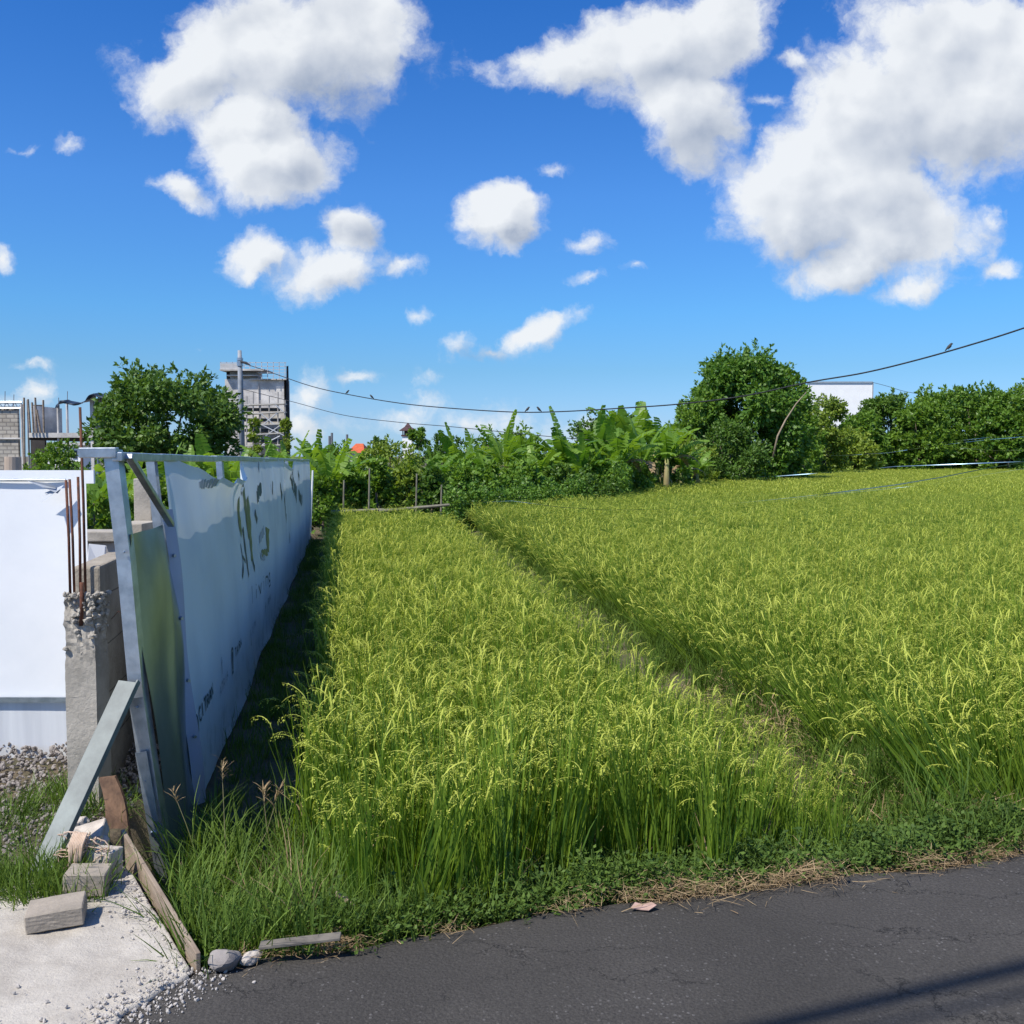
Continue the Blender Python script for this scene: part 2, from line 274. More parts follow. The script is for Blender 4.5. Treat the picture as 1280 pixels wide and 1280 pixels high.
def boardwall():
    m, nt, p = base_mat('cast_wall_concrete'); L = nt.links.new
    tc = N(nt, 'ShaderNodeTexCoord'); s = N(nt, 'ShaderNodeSeparateXYZ'); L(tc.outputs['Object'], s.inputs[0])
    n = N(nt, 'ShaderNodeTexNoise', i_Scale=4.0, i_Detail=8.0, i_Roughness=.65); L(tc.outputs['Object'], n.inputs['Vector'])
    cr = N(nt, 'ShaderNodeValToRGB'); L(n.outputs[0], cr.inputs[0])
    cr.color_ramp.elements[0].position = .3; cr.color_ramp.elements[0].color = (0.22, 0.19, 0.15, 1)
    cr.color_ramp.elements[1].position = .65; cr.color_ramp.elements[1].color = (0.40, 0.355, 0.29, 1)
    z = M(nt, 'ADD', s.outputs[2], M(nt, 'MULTIPLY', n.outputs[0], 0.02))
    fr = M(nt, 'FRACT', M(nt, 'DIVIDE', z, 0.245)); j = M(nt, 'LESS_THAN', fr, 0.028)
    mx = N(nt, 'ShaderNodeMix', data_type='RGBA'); L(M(nt, 'MULTIPLY', j, .75), mx.inputs[0]); L(cr.outputs[0], mx.inputs[6]); mx.inputs[7].default_value = (.09, .08, .07, 1)
    L(mx.outputs[2], p.inputs['Base Color']); p.inputs['Roughness'].default_value = .93
    w = N(nt, 'ShaderNodeTexNoise', i_Scale=50.0, i_Detail=6.0); L(tc.outputs['Object'], w.inputs['Vector'])
    b = N(nt, 'ShaderNodeBump', i_Distance=0.006); L(M(nt, 'SUBTRACT', w.outputs[0], j), b.inputs['Height']); L(b.outputs[0], p.inputs['Normal'])
    return m
CASTWALL = boardwall()
ASPHALT = asphalt(); DRIVE = concrete_rough(); SOIL = soil()

# ------------------------------------------------------------------ helpers
def tag(o, label=None, cat=None, group=None, kind=None):
    if label: o['label'] = label
    if cat: o['category'] = cat
    if group: o['group'] = group
    if kind: o['kind'] = kind
    return o
def empty(name, loc=(0, 0, 0), rz=0.0):
    o = bpy.data.objects.new(name, None); C.objects.link(o); o.location = loc; o.rotation_euler = (0, 0, rz); o.empty_display_size = .1; return o
def link(name, me, parent=None, loc=None):
    o = bpy.data.objects.new(name, me); C.objects.link(o)
    if parent: o.parent = parent
    if loc is not None: o.location = loc
    return o
KIDS = {}
def copy_tree(o, parent=None):
    c = o.copy(); C.objects.link(c)
    if parent: c.parent = parent
    for ch in [x for x in C.objects if x.parent == o]: copy_tree(ch, c)
    return c
def npmesh(name, V, Q, mats, mi=None, tint=None, smooth=False):
    me = bpy.data.meshes.new(name); V = np.asarray(V, dtype=np.float32); Q = np.asarray(Q, dtype=np.int32); k = Q.shape[1]
    me.vertices.add(len(V)); me.vertices.foreach_set('co', V.ravel())
    me.loops.add(Q.size); me.loops.foreach_set('vertex_index', Q.ravel())
    me.polygons.add(len(Q)); me.polygons.foreach_set('loop_start', np.arange(0, Q.size, k, dtype=np.int32)); me.polygons.foreach_set('loop_total', np.full(len(Q), k, dtype=np.int32))
    for m in mats: me.materials.append(m)
    if mi is not None: me.polygons.foreach_set('material_index', np.asarray(mi, dtype=np.int32))
    if tint is not None:
        a = me.attributes.new('tint', 'FLOAT', 'POINT'); a.data.foreach_set('value', np.asarray(tint, dtype=np.float32))
    me.update(calc_edges=True)
    if smooth: me.polygons.foreach_set('use_smooth', np.ones(len(Q), dtype=bool))
    return me
class Soup:
    """collects quads given as numpy arrays"""
    def __init__(s): s.V = []; s.Q = []; s.T = []; s.M = []; s.n = 0
    def add(s, V, Q, T=0.5, m=0):
        V = np.asarray(V, float).reshape(-1, 3); Q = np.asarray(Q).reshape(-1, 4)
        s.V.append(V); s.Q.append(Q + s.n); s.T.append(np.broadcast_to(T, (len(V),)).astype(float) if np.ndim(T) == 0 else np.asarray(T, float)); s.M.append(np.full(len(Q), m)); s.n += len(V)
    def mesh(s, name, mats, smooth=False):
        return npmesh(name, np.vstack(s.V), np.vstack(s.Q), mats, np.concatenate(s.M), np.concatenate(s.T), smooth)
def ribbons(sp, P, W, side, tint, m=0):
    """P (n,s,3) centre lines, W (n,s) half widths, side (n,3)"""
    n, s, _ = P.shape
    A = P - side[:, None, :] * W[:, :, None]; B = P + side[:, None, :] * W[:, :, None]
    V = np.stack([A, B], 2).reshape(n * s * 2, 3)
    i = np.arange(n)[:, None] * s * 2 + np.arange(s - 1)[None, :] * 2
    Q = np.stack([i, i + 1, i + 3, i + 2], -1).reshape(-1, 4)
    sp.add(V, Q, np.repeat(tint, s * 2), m)
def arcs(base, az, th0, th1, L, s, pw=1.5):
    """curving stalks: tilt from vertical goes th0 -> th1 along the length"""
    n = len(az); t = np.linspace(0, 1, s); th = th0[:, None] + (th1 - th0)[:, None] * t[None, :] ** pw
    d = np.stack([np.sin(th) * np.cos(az)[:, None], np.sin(th) * np.sin(az)[:, None], np.cos(th)], -1)
    st = (L / (s - 1))[:, None, None]
    return np.concatenate([base[:, None, :], base[:, None, :] + np.cumsum(d[:, :-1] * st, 1)], 1), d
def leafquads(sp, P, D, U, ln, wd, tint, m=0):
    """rhomb leaves: P base (n,3), D direction, U width dir"""
    n = len(P); ln = np.broadcast_to(ln, (n,))[:, None]; wd = np.broadcast_to(wd, (n,))[:, None]
    nn = np.cross(D, U)
    V = np.stack([P, P + D * ln * .45 - U * wd * .5 + nn * wd * .12, P + D * ln, P + D * ln * .45 + U * wd * .5 + nn * wd * .12], 1).reshape(-1, 3)
    Q = np.arange(n * 4).reshape(n, 4); sp.add(V, Q, np.repeat(tint, 4), m)
def unit(v): return v / (np.linalg.norm(v, axis=-1, keepdims=True) + 1e-9)

class MB:
    """collects boxes, beams, tubes, built as one mesh"""
    def __init__(s): s.v = []; s.f = []; s.m = []
    def poly(s, pts, m=0):
        i = len(s.v); s.v += [tuple(p) for p in pts]; s.f.append(tuple(range(i, i + len(pts)))); s.m.append(m)
    def hexa(s, p, m=0):    # 8 pts bottom loop then top loop
        i = len(s.v); s.v += [tuple(q) for q in p]
        for f in ((3, 2, 1, 0), (4, 5, 6, 7), (0, 1, 5, 4), (1, 2, 6, 5), (2, 3, 7, 6), (3, 0, 4, 7)): s.f.append(tuple(i + k for k in f)); s.m.append(m)
    def box(s, x0, x1, y0, y1, z0, z1, m=0):
        s.hexa([(x0, y0, z0), (x1, y0, z0), (x1, y1, z0), (x0, y1, z0), (x0, y0, z1), (x1, y0, z1), (x1, y1, z1), (x0, y1, z1)], m)
    def beam(s, a, b, w, h, up=(0, 0, 1), m=0):
        a = Vector(a); b = Vector(b); d = (b - a).normalized(); u = Vector(up)
        r = d.cross(u).normalized(); u = r.cross(d).normalized(); r *= w / 2; u *= h / 2
        s.hexa([a - r - u, a + r - u, a + r + u, a - r + u, b - r - u, b + r - u, b + r + u, b - r + u], m)
    def tube(s, pts, rad, n=8, m=0, cap=True):
        pts = [Vector(p) for p in pts]; rad = rad if hasattr(rad, '__len__') else [rad] * len(pts); i0 = len(s.v); ref = None
        for k, p in enumerate(pts):
            d = (pts[min(k + 1, len(pts) - 1)] - pts[max(k - 1, 0)]).normalized()
            if ref is None: ref = d.orthogonal().normalized()
            ref = (ref - d * ref.dot(d)).normalized(); w = d.cross(ref)
            for j in range(n):
                a = 2 * math.pi * j / n; s.v.append(tuple(p + (ref * math.cos(a) + w * math.sin(a)) * rad[k]))
        for k in range(len(pts) - 1):
            for j in range(n):
                a = i0 + k * n + j; b = i0 + k * n + (j + 1) % n; s.f.append((a, b, b + n, a + n)); s.m.append(m)
        if cap:
            s.f.append(tuple(i0 + j for j in reversed(range(n)))); s.m.append(m); e = i0 + (len(pts) - 1) * n; s.f.append(tuple(e + j for j in range(n))); s.m.append(m)
    def build(s, name, mats, parent=None, smooth=False, bevel=0, loc=None):
        me = bpy.data.meshes.new(name); me.from_pydata(s.v, [], s.f); mats = mats if isinstance(mats, (list, tuple)) else [mats]
        for m in mats: me.materials.append(m)
        me.polygons.foreach_set('material_index', s.m)
        if smooth: me.polygons.foreach_set('use_smooth', [True] * len(s.f))
        me.update(); o = link(name, me, parent, loc)
        if bevel:
            b = o.modifiers.new('bevel', 'BEVEL'); b.width = bevel; b.segments = 2; b.limit_method = 'ANGLE'
        return o

def vnoise(x, y, seed=0):
    """cheap smooth noise from sines"""
    r = np.random.default_rng(seed); o = 0
    for k in range(6):
        a = r.uniform(0, 6.28); f = r.uniform(.6, 1.6) * (1.5 ** k); ph = r.uniform(0, 6.28)
        o = o + np.sin((x * math.cos(a) + y * math.sin(a)) * f + ph) / (1.35 ** k)
    return o / 3.5
def lump(name, loc, size, material, seed, parent=None, rough=.18, rot=(0, 0, 0), sub=3, flat=False):
    """irregular stone: displaced icosphere"""
    import bmesh
    bm = bmesh.new(); bmesh.ops.create_icosphere(bm, subdivisions=sub, radius=.5); r = random.Random(seed)
    dirs = [Vector((r.gauss(0, 1), r.gauss(0, 1), r.gauss(0, 1))).normalized() for _ in range(9)]; cut = [r.uniform(.30, .46) for _ in dirs]
    for v in bm.verts:
        for d, c in zip(dirs, cut):
            k = v.co.dot(d)
            if k > c: v.co -= d * (k - c) * .85
        v.co += v.co * (math.sin(v.co.x * 13 + seed) * math.sin(v.co.y * 11) * math.sin(v.co.z * 15)) * rough
        v.co = Vector((v.co.x * size[0], v.co.y * size[1], v.co.z * size[2]))
    me = bpy.data.meshes.new(name); bm.to_mesh(me); bm.free(); me.materials.append(material)
    o = link(name, me, parent, loc); o.rotation_euler = rot; return o

def scatter(name, pts, protos, rot, scl, idx, kind_mat=None):
    """GN instances of proto meshes at points: only for stuff nobody could count"""
    pc = bpy.data.collections.new(name + '_sources')
    for i, me in enumerate(protos):
        o = bpy.data.objects.new('%s_source_%02d' % (name, i), me); pc.objects.link(o)
    me = bpy.data.meshes.new(name); pts = np.asarray(pts, np.float32); me.vertices.add(len(pts)); me.vertices.foreach_set('co', pts.ravel())
    a = me.attributes.new('rot', 'FLOAT_VECTOR', 'POINT'); a.data.foreach_set('vector', np.asarray(rot, np.float32).ravel())
    a = me.attributes.new('scl', 'FLOAT_VECTOR', 'POINT'); a.data.foreach_set('vector', np.asarray(scl, np.float32).ravel())
    a = me.attributes.new('idx', 'INT', 'POINT'); a.data.foreach_set('value', np.asarray(idx, np.int32).ravel())
    o = link(name, me)
    g = bpy.data.node_groups.new(name + '_nodes', 'GeometryNodeTree')
    g.interface.new_socket('Geometry', in_out='INPUT', socket_type='NodeSocketGeometry'); g.interface.new_socket('Geometry', in_out='OUTPUT', socket_type='NodeSocketGeometry')
    gi = g.nodes.new('NodeGroupInput'); go = g.nodes.new('NodeGroupOutput'); L = g.links.new
    ci = g.nodes.new('GeometryNodeCollectionInfo'); ci.inputs['Collection'].default_value = pc; ci.inputs['Separate Children'].default_value = True; ci.inputs['Reset Children'].default_value = True
    ip = g.nodes.new('GeometryNodeInstanceOnPoints'); ip.inputs['Pick Instance'].default_value = True
    def na(nm, t): n = g.nodes.new('GeometryNodeInputNamedAttribute'); n.data_type = t; n.inputs['Name'].default_value = nm; return n.outputs['Attribute']
    L(gi.outputs[0], ip.inputs['Points']); L(ci.outputs[0], ip.inputs['Instance']); L(na('idx', 'INT'), ip.inputs['Instance Index'])
    L(na('rot', 'FLOAT_VECTOR'), ip.inputs['Rotation']); L(na('scl', 'FLOAT_VECTOR'), ip.inputs['Scale']); L(ip.outputs[0], go.inputs[0])
    md = o.modifiers.new('scatter', 'NODES'); md.node_group = g
    tag(o, kind='stuff'); return o

# ------------------------------------------------------------------ layout lines
def road_edge(x): return 3.40 + 0.30 * x + 0.03 * np.sin(x * 2.1 + 1) + 0.015 * np.sin(x * 6.3)
def fence_x(y): return -1.70 - 0.17 * (y - 5.25)
def board_x(y): return -1.01 - (y - 3.04) * 0.646
def lot_edge(y): return np.where(y < 4.2, board_x(y), fence_x(y) - 0.14)
def bund_x(y): return 2.78 - 0.155 * y
def H(x, y):
    d = y - road_edge(x)
    h = 0.235 * (1 - np.clip(d / 0.75, 0, 1)) ** 1.3
    h = np.where(d < 0, 0.235, h)
    field = h + 0.13 * np.exp(-((x - bund_x(y)) / 0.24) ** 2) * np.clip(d / .8, 0, 1)
    lot = (x < lot_edge(y) - .015) & (d > 0)
    return np.where(lot, 0.235, field)
def Hn(x, y):
    d = y - road_edge(x); return H(x, y) + 0.02 * vnoise(x * 5, y * 5, 3) * np.clip(d * 4, 0, 1)

# ground sheet
def axis(lo, hi, a, b, st, gr=1.12):
    c = list(np.arange(a, b + 1e-6, st)); s = st
    while c[-1] < hi: s *= gr; c.append(c[-1] + s)
    s = st; pre = []; q = a
    while q > lo: s *= gr; q -= s; pre.append(q)
    return np.array(pre[::-1] + c)
xs = axis(-1500, 1500, -4, 6, .06); ys = axis(-300, 2500, 2, 9, .06)
X, Y = np.meshgrid(xs, ys); Z = Hn(X, Y)
nx, ny = len(xs), len(ys); i = (np.arange(ny - 1)[:, None] * nx + np.arange(nx - 1)[None, :]).ravel()
g = link('ground', npmesh('ground', np.stack([X, Y, Z], -1).reshape(-1, 3), np.stack([i, i + 1, i + nx + 1, i + nx], -1), [SOIL], smooth=True)); tag(g, kind='structure')

# road
xs = np.concatenate([np.linspace(-80, -6, 30), np.arange(-5.9, 8, .05), np.linspace(8.2, 90, 30)]); vs = np.linspace(0, 1, 24)
rr = np.random.default_rng(4); jit = np.convolve(rr.normal(0, .02, len(xs)), np.ones(5) / 5, 'same')
X = np.repeat(xs[None, :], len(vs), 0); edge = road_edge(xs) + jit * 1.3
Y = edge[None, :] - vs[:, None] ** 1.3 * 6.0
Z = 0.262 + 0.004 * vnoise(X, Y, 8) + 0 * X; Z[0, :] -= .02
nx = len(xs); i = (np.arange(len(vs) - 1)[:, None] * nx + np.arange(nx - 1)[None, :]).ravel()
g = link('road', npmesh('road', np.stack([X, Y, Z], -1).reshape(-1, 3), np.stack([i, i + nx, i + nx + 1, i + 1], -1), [ASPHALT], smooth=True)); tag(g, kind='structure')

# driveway of rough pale concrete
def drive_right(y):
    return np.interp(y, [0.8, 2.2, 2.75, 2.95, 3.04, 4.05], [-2.6, -1.42, -1.14, -1.04, -1.02, -1.67]) 
tt = np.linspace(0, 1, 150); ss = np.linspace(0, 1, 120)
S, T = np.meshgrid(ss, tt)                      # S across (0 left), T along y
Yd = 0.8 + T * (3.95 - 0.8); xr = drive_right(Yd) + .012 * np.sin(Yd * 40) * (Yd < 3) + .02 * np.sin(Yd * 17) * (Yd < 3); Xd = -7 + (xr + 7) * (1 - (1 - S) ** 1.6)
cut = 3.55 + 0.16 * (Xd + 3) + .05 * np.sin(Xd * 9) + .04 * np.sin(Xd * 23)       # its back edge, lost under gravel
Zd = 0.278 + 0.010 * vnoise(Xd * 7, Yd * 7, 5) + 0.005 * vnoise(Xd * 30, Yd * 30, 6) + .004 * vnoise(Xd * 60, Yd * 55, 7) - np.clip((Yd - cut) * .25, 0, .08)
edge_drop = np.clip((S - .985) / .015, 0, 1); Zd = Zd - edge_drop * .018
nx = len(ss); i = (np.arange(len(tt) - 1)[:, None] * nx + np.arange(nx - 1)[None, :]).ravel()
g = link('driveway', npmesh('driveway', np.stack([Xd, Yd, Zd], -1).reshape(-1, 3), np.stack([i, i + 1, i + nx + 1, i + nx], -1), [DRIVE], smooth=True)); tag(g, kind='structure')

# ------------------------------------------------------------------ plants of the field
def rice_clump(seed, stems, leaves, seg, grains, hgt=0.76, spread=.07, lod=0):
    r = np.random.default_rng(seed); sp = Soup()
    # leaves
    n = leaves; az = r.uniform(0, 6.283, n); b = np.stack([r.normal(0, spread * .5, n), r.normal(0, spread * .5, n), np.zeros(n)], -1)
    L = r.uniform(.5, 1.15, n) * hgt; th0 = np.abs(r.normal(.05, .10, n)); th1 = th0 + r.uniform(.05, .75, n) ** 1.2
    P, d = arcs(b, az, th0, th1, L, seg, 2.2); t = np.linspace(0, 1, seg)
    w = (.0056 + .0004 * lod) * (1 - t ** 2.2)[None, :] * r.uniform(.7, 1.2, n)[:, None] + .0005
    a2 = az + r.uniform(-1.3, 1.3, n) + 1.57; side = np.stack([np.cos(a2), np.sin(a2), np.zeros(n)], -1)
    ribbons(sp, P, w, side, r.uniform(0, 1, n) ** 1.4, 0)
    # stems with drooping ears
    n = stems; az = r.uniform(0, 6.283, n); b = np.stack([r.normal(0, spread * .6, n), r.normal(0, spread * .6, n), np.zeros(n)], -1)
    L = r.uniform(.62, .98, n) * hgt; th0 = np.abs(r.normal(.04, .08, n)); th1 = th0 + r.uniform(.1, .3, n)
    P, d = arcs(b, az, th0, th1, L, 4, 2); a2 = az + 1.57; side = np.stack([np.cos(a2), np.sin(a2), np.zeros(n)], -1)
    ribbons(sp, P, np.full((n, 4), .002 + .001 * lod), side, r.uniform(.2, .8, n), 0)
    tip = P[:, -1]; ax0 = th1; ax1 = ax0 + r.uniform(1.2, 2.3, n); Lp = r.uniform(.11, .19, n)
    ps = 7 if lod == 0 else 5
    E, de = arcs(tip, az, ax0, ax1, Lp, ps, .8)
    tw = np.linspace(0, 1, ps); ew = (.0032 if lod == 0 else (.0045 if lod == 1 else .0075)) * np.sin(np.clip(tw * 2.6 + .35, 0, 3.0))[None, :] * r.uniform(.8, 1.2, (n, ps))
    ribbons(sp, E, ew, side, r.uniform(.1, 1, n), 1)
    if lod >= 1:
        ribbons(sp, E + np.array([0, 0, -.006]), ew * .8, np.tile(np.array([[0, 0, 1.]]), (n, 1)), r.uniform(0, 1, n), 1)
    if grains:
        k = grains; u = r.uniform(.05, 1, (n, k)); ii = np.clip(u * (ps - 1), 0, ps - 1.001); i0 = ii.astype(int); fr = ii - i0
        q = np.take_along_axis(E, i0[:, :, None].repeat(3, 2), 1) * (1 - fr)[:, :, None] + np.take_along_axis(E, (i0 + 1)[:, :, None].repeat(3, 2), 1) * fr[:, :, None]
        dd = np.take_along_axis(de, i0[:, :, None].repeat(3, 2), 1)
        off = r.normal(0, 1, (n, k, 3)) * np.array([.0042, .0042, .003]); off[:, :, 2] -= np.abs(r.normal(0, .012, (n, k))) * u
        q = (q + off).reshape(-1, 3); dr = unit(dd + r.normal(0, .45, (n, k, 3)) + np.array([0, 0, -.5])).reshape(-1, 3)
        uu = unit(np.cross(dr, r.normal(0, 1, dr.shape)))
        leafquads(sp, q, dr, uu, r.uniform(.009, .013, len(q)), r.uniform(.0038, .0055, len(q)), r.uniform(0, 1, len(q)), 1)
    # a few straw-coloured old leaves
    n = 2 + lod; az = r.uniform(0, 6.283, n); b = np.zeros((n, 3)); L = r.uniform(.3, .6, n) * hgt
    P, d = arcs(b, az, r.uniform(.2, .5, n), r.uniform(1.0, 2.2, n), L, 4); a2 = az + 1.57
    ribbons(sp, P, np.tile(np.array([[.004, .004, .003, .0005]]), (n, 1)), np.stack([np.cos(a2), np.sin(a2), 0 * a2], -1), r.uniform(0, 1, n), 2)
    return sp.mesh('rice_clump', [RICE_LEAF, RICE_EAR, DRY])
RP0 = [rice_clump(10 + k, 14, 32, 6, 28) for k in range(9)]
RP1 = [rice_clump(30 + k, 13, 30, 5, 12, lod=1) for k in range(5)]
RP2 = [rice_clump(50 + k, 48, 60, 4, 0, spread=.24, lod=2) for k in range(4)]
RALL = RP0 + RP1 + RP2

def left_field_right(y): return np.interp(y, [4.2, 4.9, 5.8, 7.0, 10.8, 24], [1.50, 1.54, 1.20, .78, .08, -2.00])
def rice_pts(inside, xr, yr, spacing, seed):
    r = np.random.default_rng(seed); x = np.arange(xr[0], xr[1], spacing); y = np.arange(yr[0], yr[1], spacing)
    X, Y = np.meshgrid(x, y); X = X + r.uniform(-.3, .3, X.shape) * spacing; Y = Y + r.uniform(-.3, .3, Y.shape) * spacing
    X = X.ravel(); Y = Y.ravel(); k = inside(X, Y); return X[k], Y[k]
# left paddy
def in_left(x, y): return (x > -0.93 - .178 * (y - 4.67) + .05 * np.sin(y * 7)) & (x < left_field_right(y)) & (y > road_edge(x) + .27 + .09 * np.sin(x * 5) + .05 * np.sin(x * 13) + .25 * np.exp(-((x + 1) / .35) ** 2)) & (y < 21.6 + .05 * x)
# right paddy: its back line steps away to the right
def back_y(x): return np.interp(x, [-3, -1.2, 2.2, 3.0, 4.2, 9.5, 14, 14.5, 60], [22.4, 22.6, 27.5, 28.0, 38, 49, 56, 84, 92])
def right_lo(y): return bund_x(y) + .10
def in_right(x, y): return (x > right_lo(y)) & (y > road_edge(x) + .50 + .08 * np.sin(x * 5)) & (y < back_y(x))
def make_rice(name, inside, xr, ylim, lean_edge, seed):
    P = []; Rr = []; Sc = []; Id = []
    for (y0, y1, spc, lo, hi, sx) in ((3.6, 15, .175, 0, 9, 1.), (15, 30, .18, 9, 14, 1.05), (30, 95, .34, 14, 18, 1.0)):
        if y0 > ylim: continue
        lim = min(y1, ylim); w = max(abs(xr[0]), 0)
        x, y = rice_pts(inside, (max(xr[0], -6), min(xr[1], lim * .62 + 3)), (y0, lim), spc, seed + int(y0))
        r = np.random.default_rng(seed + int(y1)); n = len(x)
        z = H(x, y) - .02
        s = r.uniform(.80, 1.12, n) * (1 + .06 * vnoise(x * 1.7, y * 1.7, 9)) * (1 - .3 * (r.uniform(0, 1, n) > .93))
        rx = r.normal(0, .07, n); ry = r.normal(0, .07, n)
        if lean_edge:
            e = np.exp(-((x - right_lo(y)) / .42)); ry = ry - .66 * e * np.clip(1.25 - .02 * y, .5, 1); s = s * (1 + .05 * e)
        else:
            e = np.clip(1 - (left_field_right(y) - x) / .75, 0, 1) * np.clip((8.5 - y) / 3.5, 0.12, 1); s = s * (1 - .42 * e); ry = ry + .22 * e
        # instances are yawed first, then leaned: euler XYZ with z last keeps the yaw outside, so lean must be turned back
        yaw = r.uniform(0, 6.283, n)
        for k in range(n):
            pass
        # compose R = Rlean * Rz(yaw) as euler
        cx, sxn, cy, sy, cz, sz = np.cos(rx), np.sin(rx), np.cos(ry), np.sin(ry), np.cos(yaw), np.sin(yaw)
        # Rlean = Ry*Rx
        m00 = cy; m01 = sy * sxn; m02 = sy * cx; m10 = 0 * cy; m11 = cx; m12 = -sxn; m20 = -sy; m21 = cy * sxn; m22 = cy * cx
        a00 = m00 * cz + m01 * sz; a10 = m10 * cz + m11 * sz; a20 = m20 * cz + m21 * sz; a21 = -m20 * sz + m21 * cz; a22 = m22
        ex = np.arctan2(a21, a22); ey = np.arcsin(np.clip(-a20, -1, 1)); ez = np.arctan2(a10, a00)
        P.append(np.stack([x, y, z], -1)); Rr.append(np.stack([ex, ey, ez], -1)); Sc.append(np.stack([s * sx, s * sx, s], -1)); Id.append(r.integers(lo, hi, n))
    o = scatter(name, np.vstack(P), RALL, np.vstack(Rr), np.vstack(Sc), np.concatenate(Id)); print(name, sum(map(len, P))); return o
o = make_rice('rice', in_left, (-6, 3), 21.8, False, 1); tag(o, 'strip of ripening rice between the banner fence and the narrow bund', 'rice')
o = make_rice('rice', in_right, (-6, 60), 93, True, 2); tag(o, 'wide paddy of ripening rice right of the bund, reaching to the far trees', 'rice')

# grass tufts and weeds
def tuft(seed, n, Lr, w, mat_, th=(.1, 1.2), spread=.05, heads=0):
    r = np.random.default_rng(seed); sp = Soup(); az = r.uniform(0, 6.283, n); b = np.stack([r.normal(0, spread, n), r.normal(0, spread, n), np.zeros(n)], -1)
    L = r.uniform(*Lr, n); th0 = r.uniform(0, .5, n); th1 = th0 + r.uniform(*th, n); P, d = arcs(b, az, th0, th1, L, 6, 1.6); t = np.linspace(0, 1, 6)
    wd = w * (1 - t ** 2)[None, :] * r.uniform(.6, 1.2, n)[:, None] + .0004; a2 = az + 1.57 + r.uniform(-.5, .5, n)
    ribbons(sp, P, wd, np.stack([np.cos(a2), np.sin(a2), 0 * a2], -1), r.uniform(0, 1, n), 0)
    return sp.mesh('grass_tuft', [mat_])
def weed(seed, n, h, leaf):
    """creeping broad-leaved weed: thin stalks with paired leaves"""
    r = np.random.default_rng(seed); sp = Soup(); az = r.uniform(0, 6.283, n); b = np.stack([r.normal(0, .03, n), r.normal(0, .03, n), np.zeros(n)], -1)
    L = r.uniform(.6, 1.2, n) * h; P, d = arcs(b, az, r.uniform(.1, .9, n), r.uniform(.4, 1.5, n), L, 5); a2 = az + 1.57
    ribbons(sp, P, np.full((n, 5), .0012), np.stack([np.cos(a2), np.sin(a2), 0 * a2], -1), r.uniform(0, .5, n), 0)
    k = 11; q = P[:, 1 + (np.arange(k) % 4)] + r.normal(0, .006, (n, k, 3)); q = q.reshape(-1, 3); m = len(q)
    la = r.uniform(0, 6.283, m); D = unit(np.stack([np.cos(la), np.sin(la), r.uniform(-.2, .8, m)], -1)); U = unit(np.cross(D, np.array([0, 0, 1.]) + r.normal(0, .3, (m, 3))))
    leafquads(sp, q, D, U, r.uniform(.7, 1.3, m) * leaf, r.uniform(.4, .65, m) * leaf, r.uniform(0, 1, m), 0)
    return sp.mesh('weed', [WEED])
def straw(seed, n, spread=.07):
    r = np.random.default_rng(seed); sp = Soup(); az = r.uniform(0, 6.283, n); b = np.stack([r.normal(0, spread, n), r.normal(0, spread, n), r.uniform(0, .02, n)], -1)
    L = r.uniform(.03, .12, n); P, d = arcs(b, az, r.uniform(1.2, 1.6, n), r.uniform(1.3, 1.9, n), L, 4); P[:, :, 2] = np.maximum(P[:, :, 2], .003) + r.uniform(0, .015, n)[:, None]; a2 = az + 1.57 + r.uniform(-.5, .5, n)
    ribbons(sp, P, r.uniform(.0006, .0018, n)[:, None] * np.array([[1, 1, .9, .3]]), np.stack([np.cos(a2), np.sin(a2), r.uniform(-.5, .5, n)], -1), r.uniform(0, 1, n), 0)
    return sp.mesh('straw', [DRY])
GT_S = [tuft(100 + k, 26, (.08, .24), .0028, GRASSM) for k in range(4)]
GT_L = [tuft(110 + k, 24, (.25, .55), .0040, GRASSM, (.4, 1.6)) for k in range(4)]
GT_D = [tuft(120 + k, 20, (.15, .5), .0028, DRY, (.6, 1.8)) for k in range(3)]
WD = [weed(130 + k, 9, .16, .024) for k in range(4)] + [weed(140 + k, 8, .11, .015) for k in range(3)]
ST = [straw(150 + k, 34) for k in range(4)]
def put(name, x, y, protos, smin, smax, seed, tilt=.15, dz=-.005, label=None, cat=None, zf=Hn):
    r = np.random.default_rng(seed); n = len(x); s = r.uniform(smin, smax, n)
    o = scatter(name, np.stack([x, y, zf(x, y) + dz], -1), protos, np.stack([r.normal(0, tilt, n), r.normal(0, tilt, n), r.uniform(0, 6.28, n)], -1), np.stack([s, s, s], -1), r.integers(0, len(protos), n))
    return tag(o, label, cat)
def band(n, x0, x1, d0, d1, seed, pw=1.0):
    r = np.random.default_rng(seed); x = r.uniform(x0, x1, n); d = d0 + (d1 - d0) * r.uniform(0, 1, n) ** pw; return x, road_edge(x) + d
def merge(*ps): return np.concatenate([p[0] for p in ps]), np.concatenate([p[1] for p in ps])
# broad-leaved weeds along the road, denser from the middle to the right
x, y = merge(band(1100, -.95, 5.2, .06, .50, 201), band(900, .35, 2.3, .08, .55, 202), band(500, 2.2, 5.5, .12, .7, 203), band(620, -1.2, .4, .06, .85, 207)); k = x > board_x(y) + .06
put('weeds', x[k], y[k], WD, .45, 1.15, 204, .25, label='low broad-leaved weeds covering the bank at the road edge', cat='weeds')
x, y = merge(band(560, -1.4, -.2, .05, .95, 211), band(330, -.2, 5.2, .08, .6, 212), band(160, 1.6, 2.6, .3, 1.6, 213)); k = x > board_x(y) + .05
put('grass', x[k], y[k], GT_S, .6, 1.25, 214, .2, label='short green grass growing along the road verge', cat='grass')
r = np.random.default_rng(221); n = 105; y = r.uniform(3.35, 4.5, n); x = np.maximum(fence_x(y), board_x(y)) + .08 + r.uniform(0, .8, n) ** 1.2; k = (x < -.62 - .12 * (y - 4)) & (y > road_edge(x) + .12)
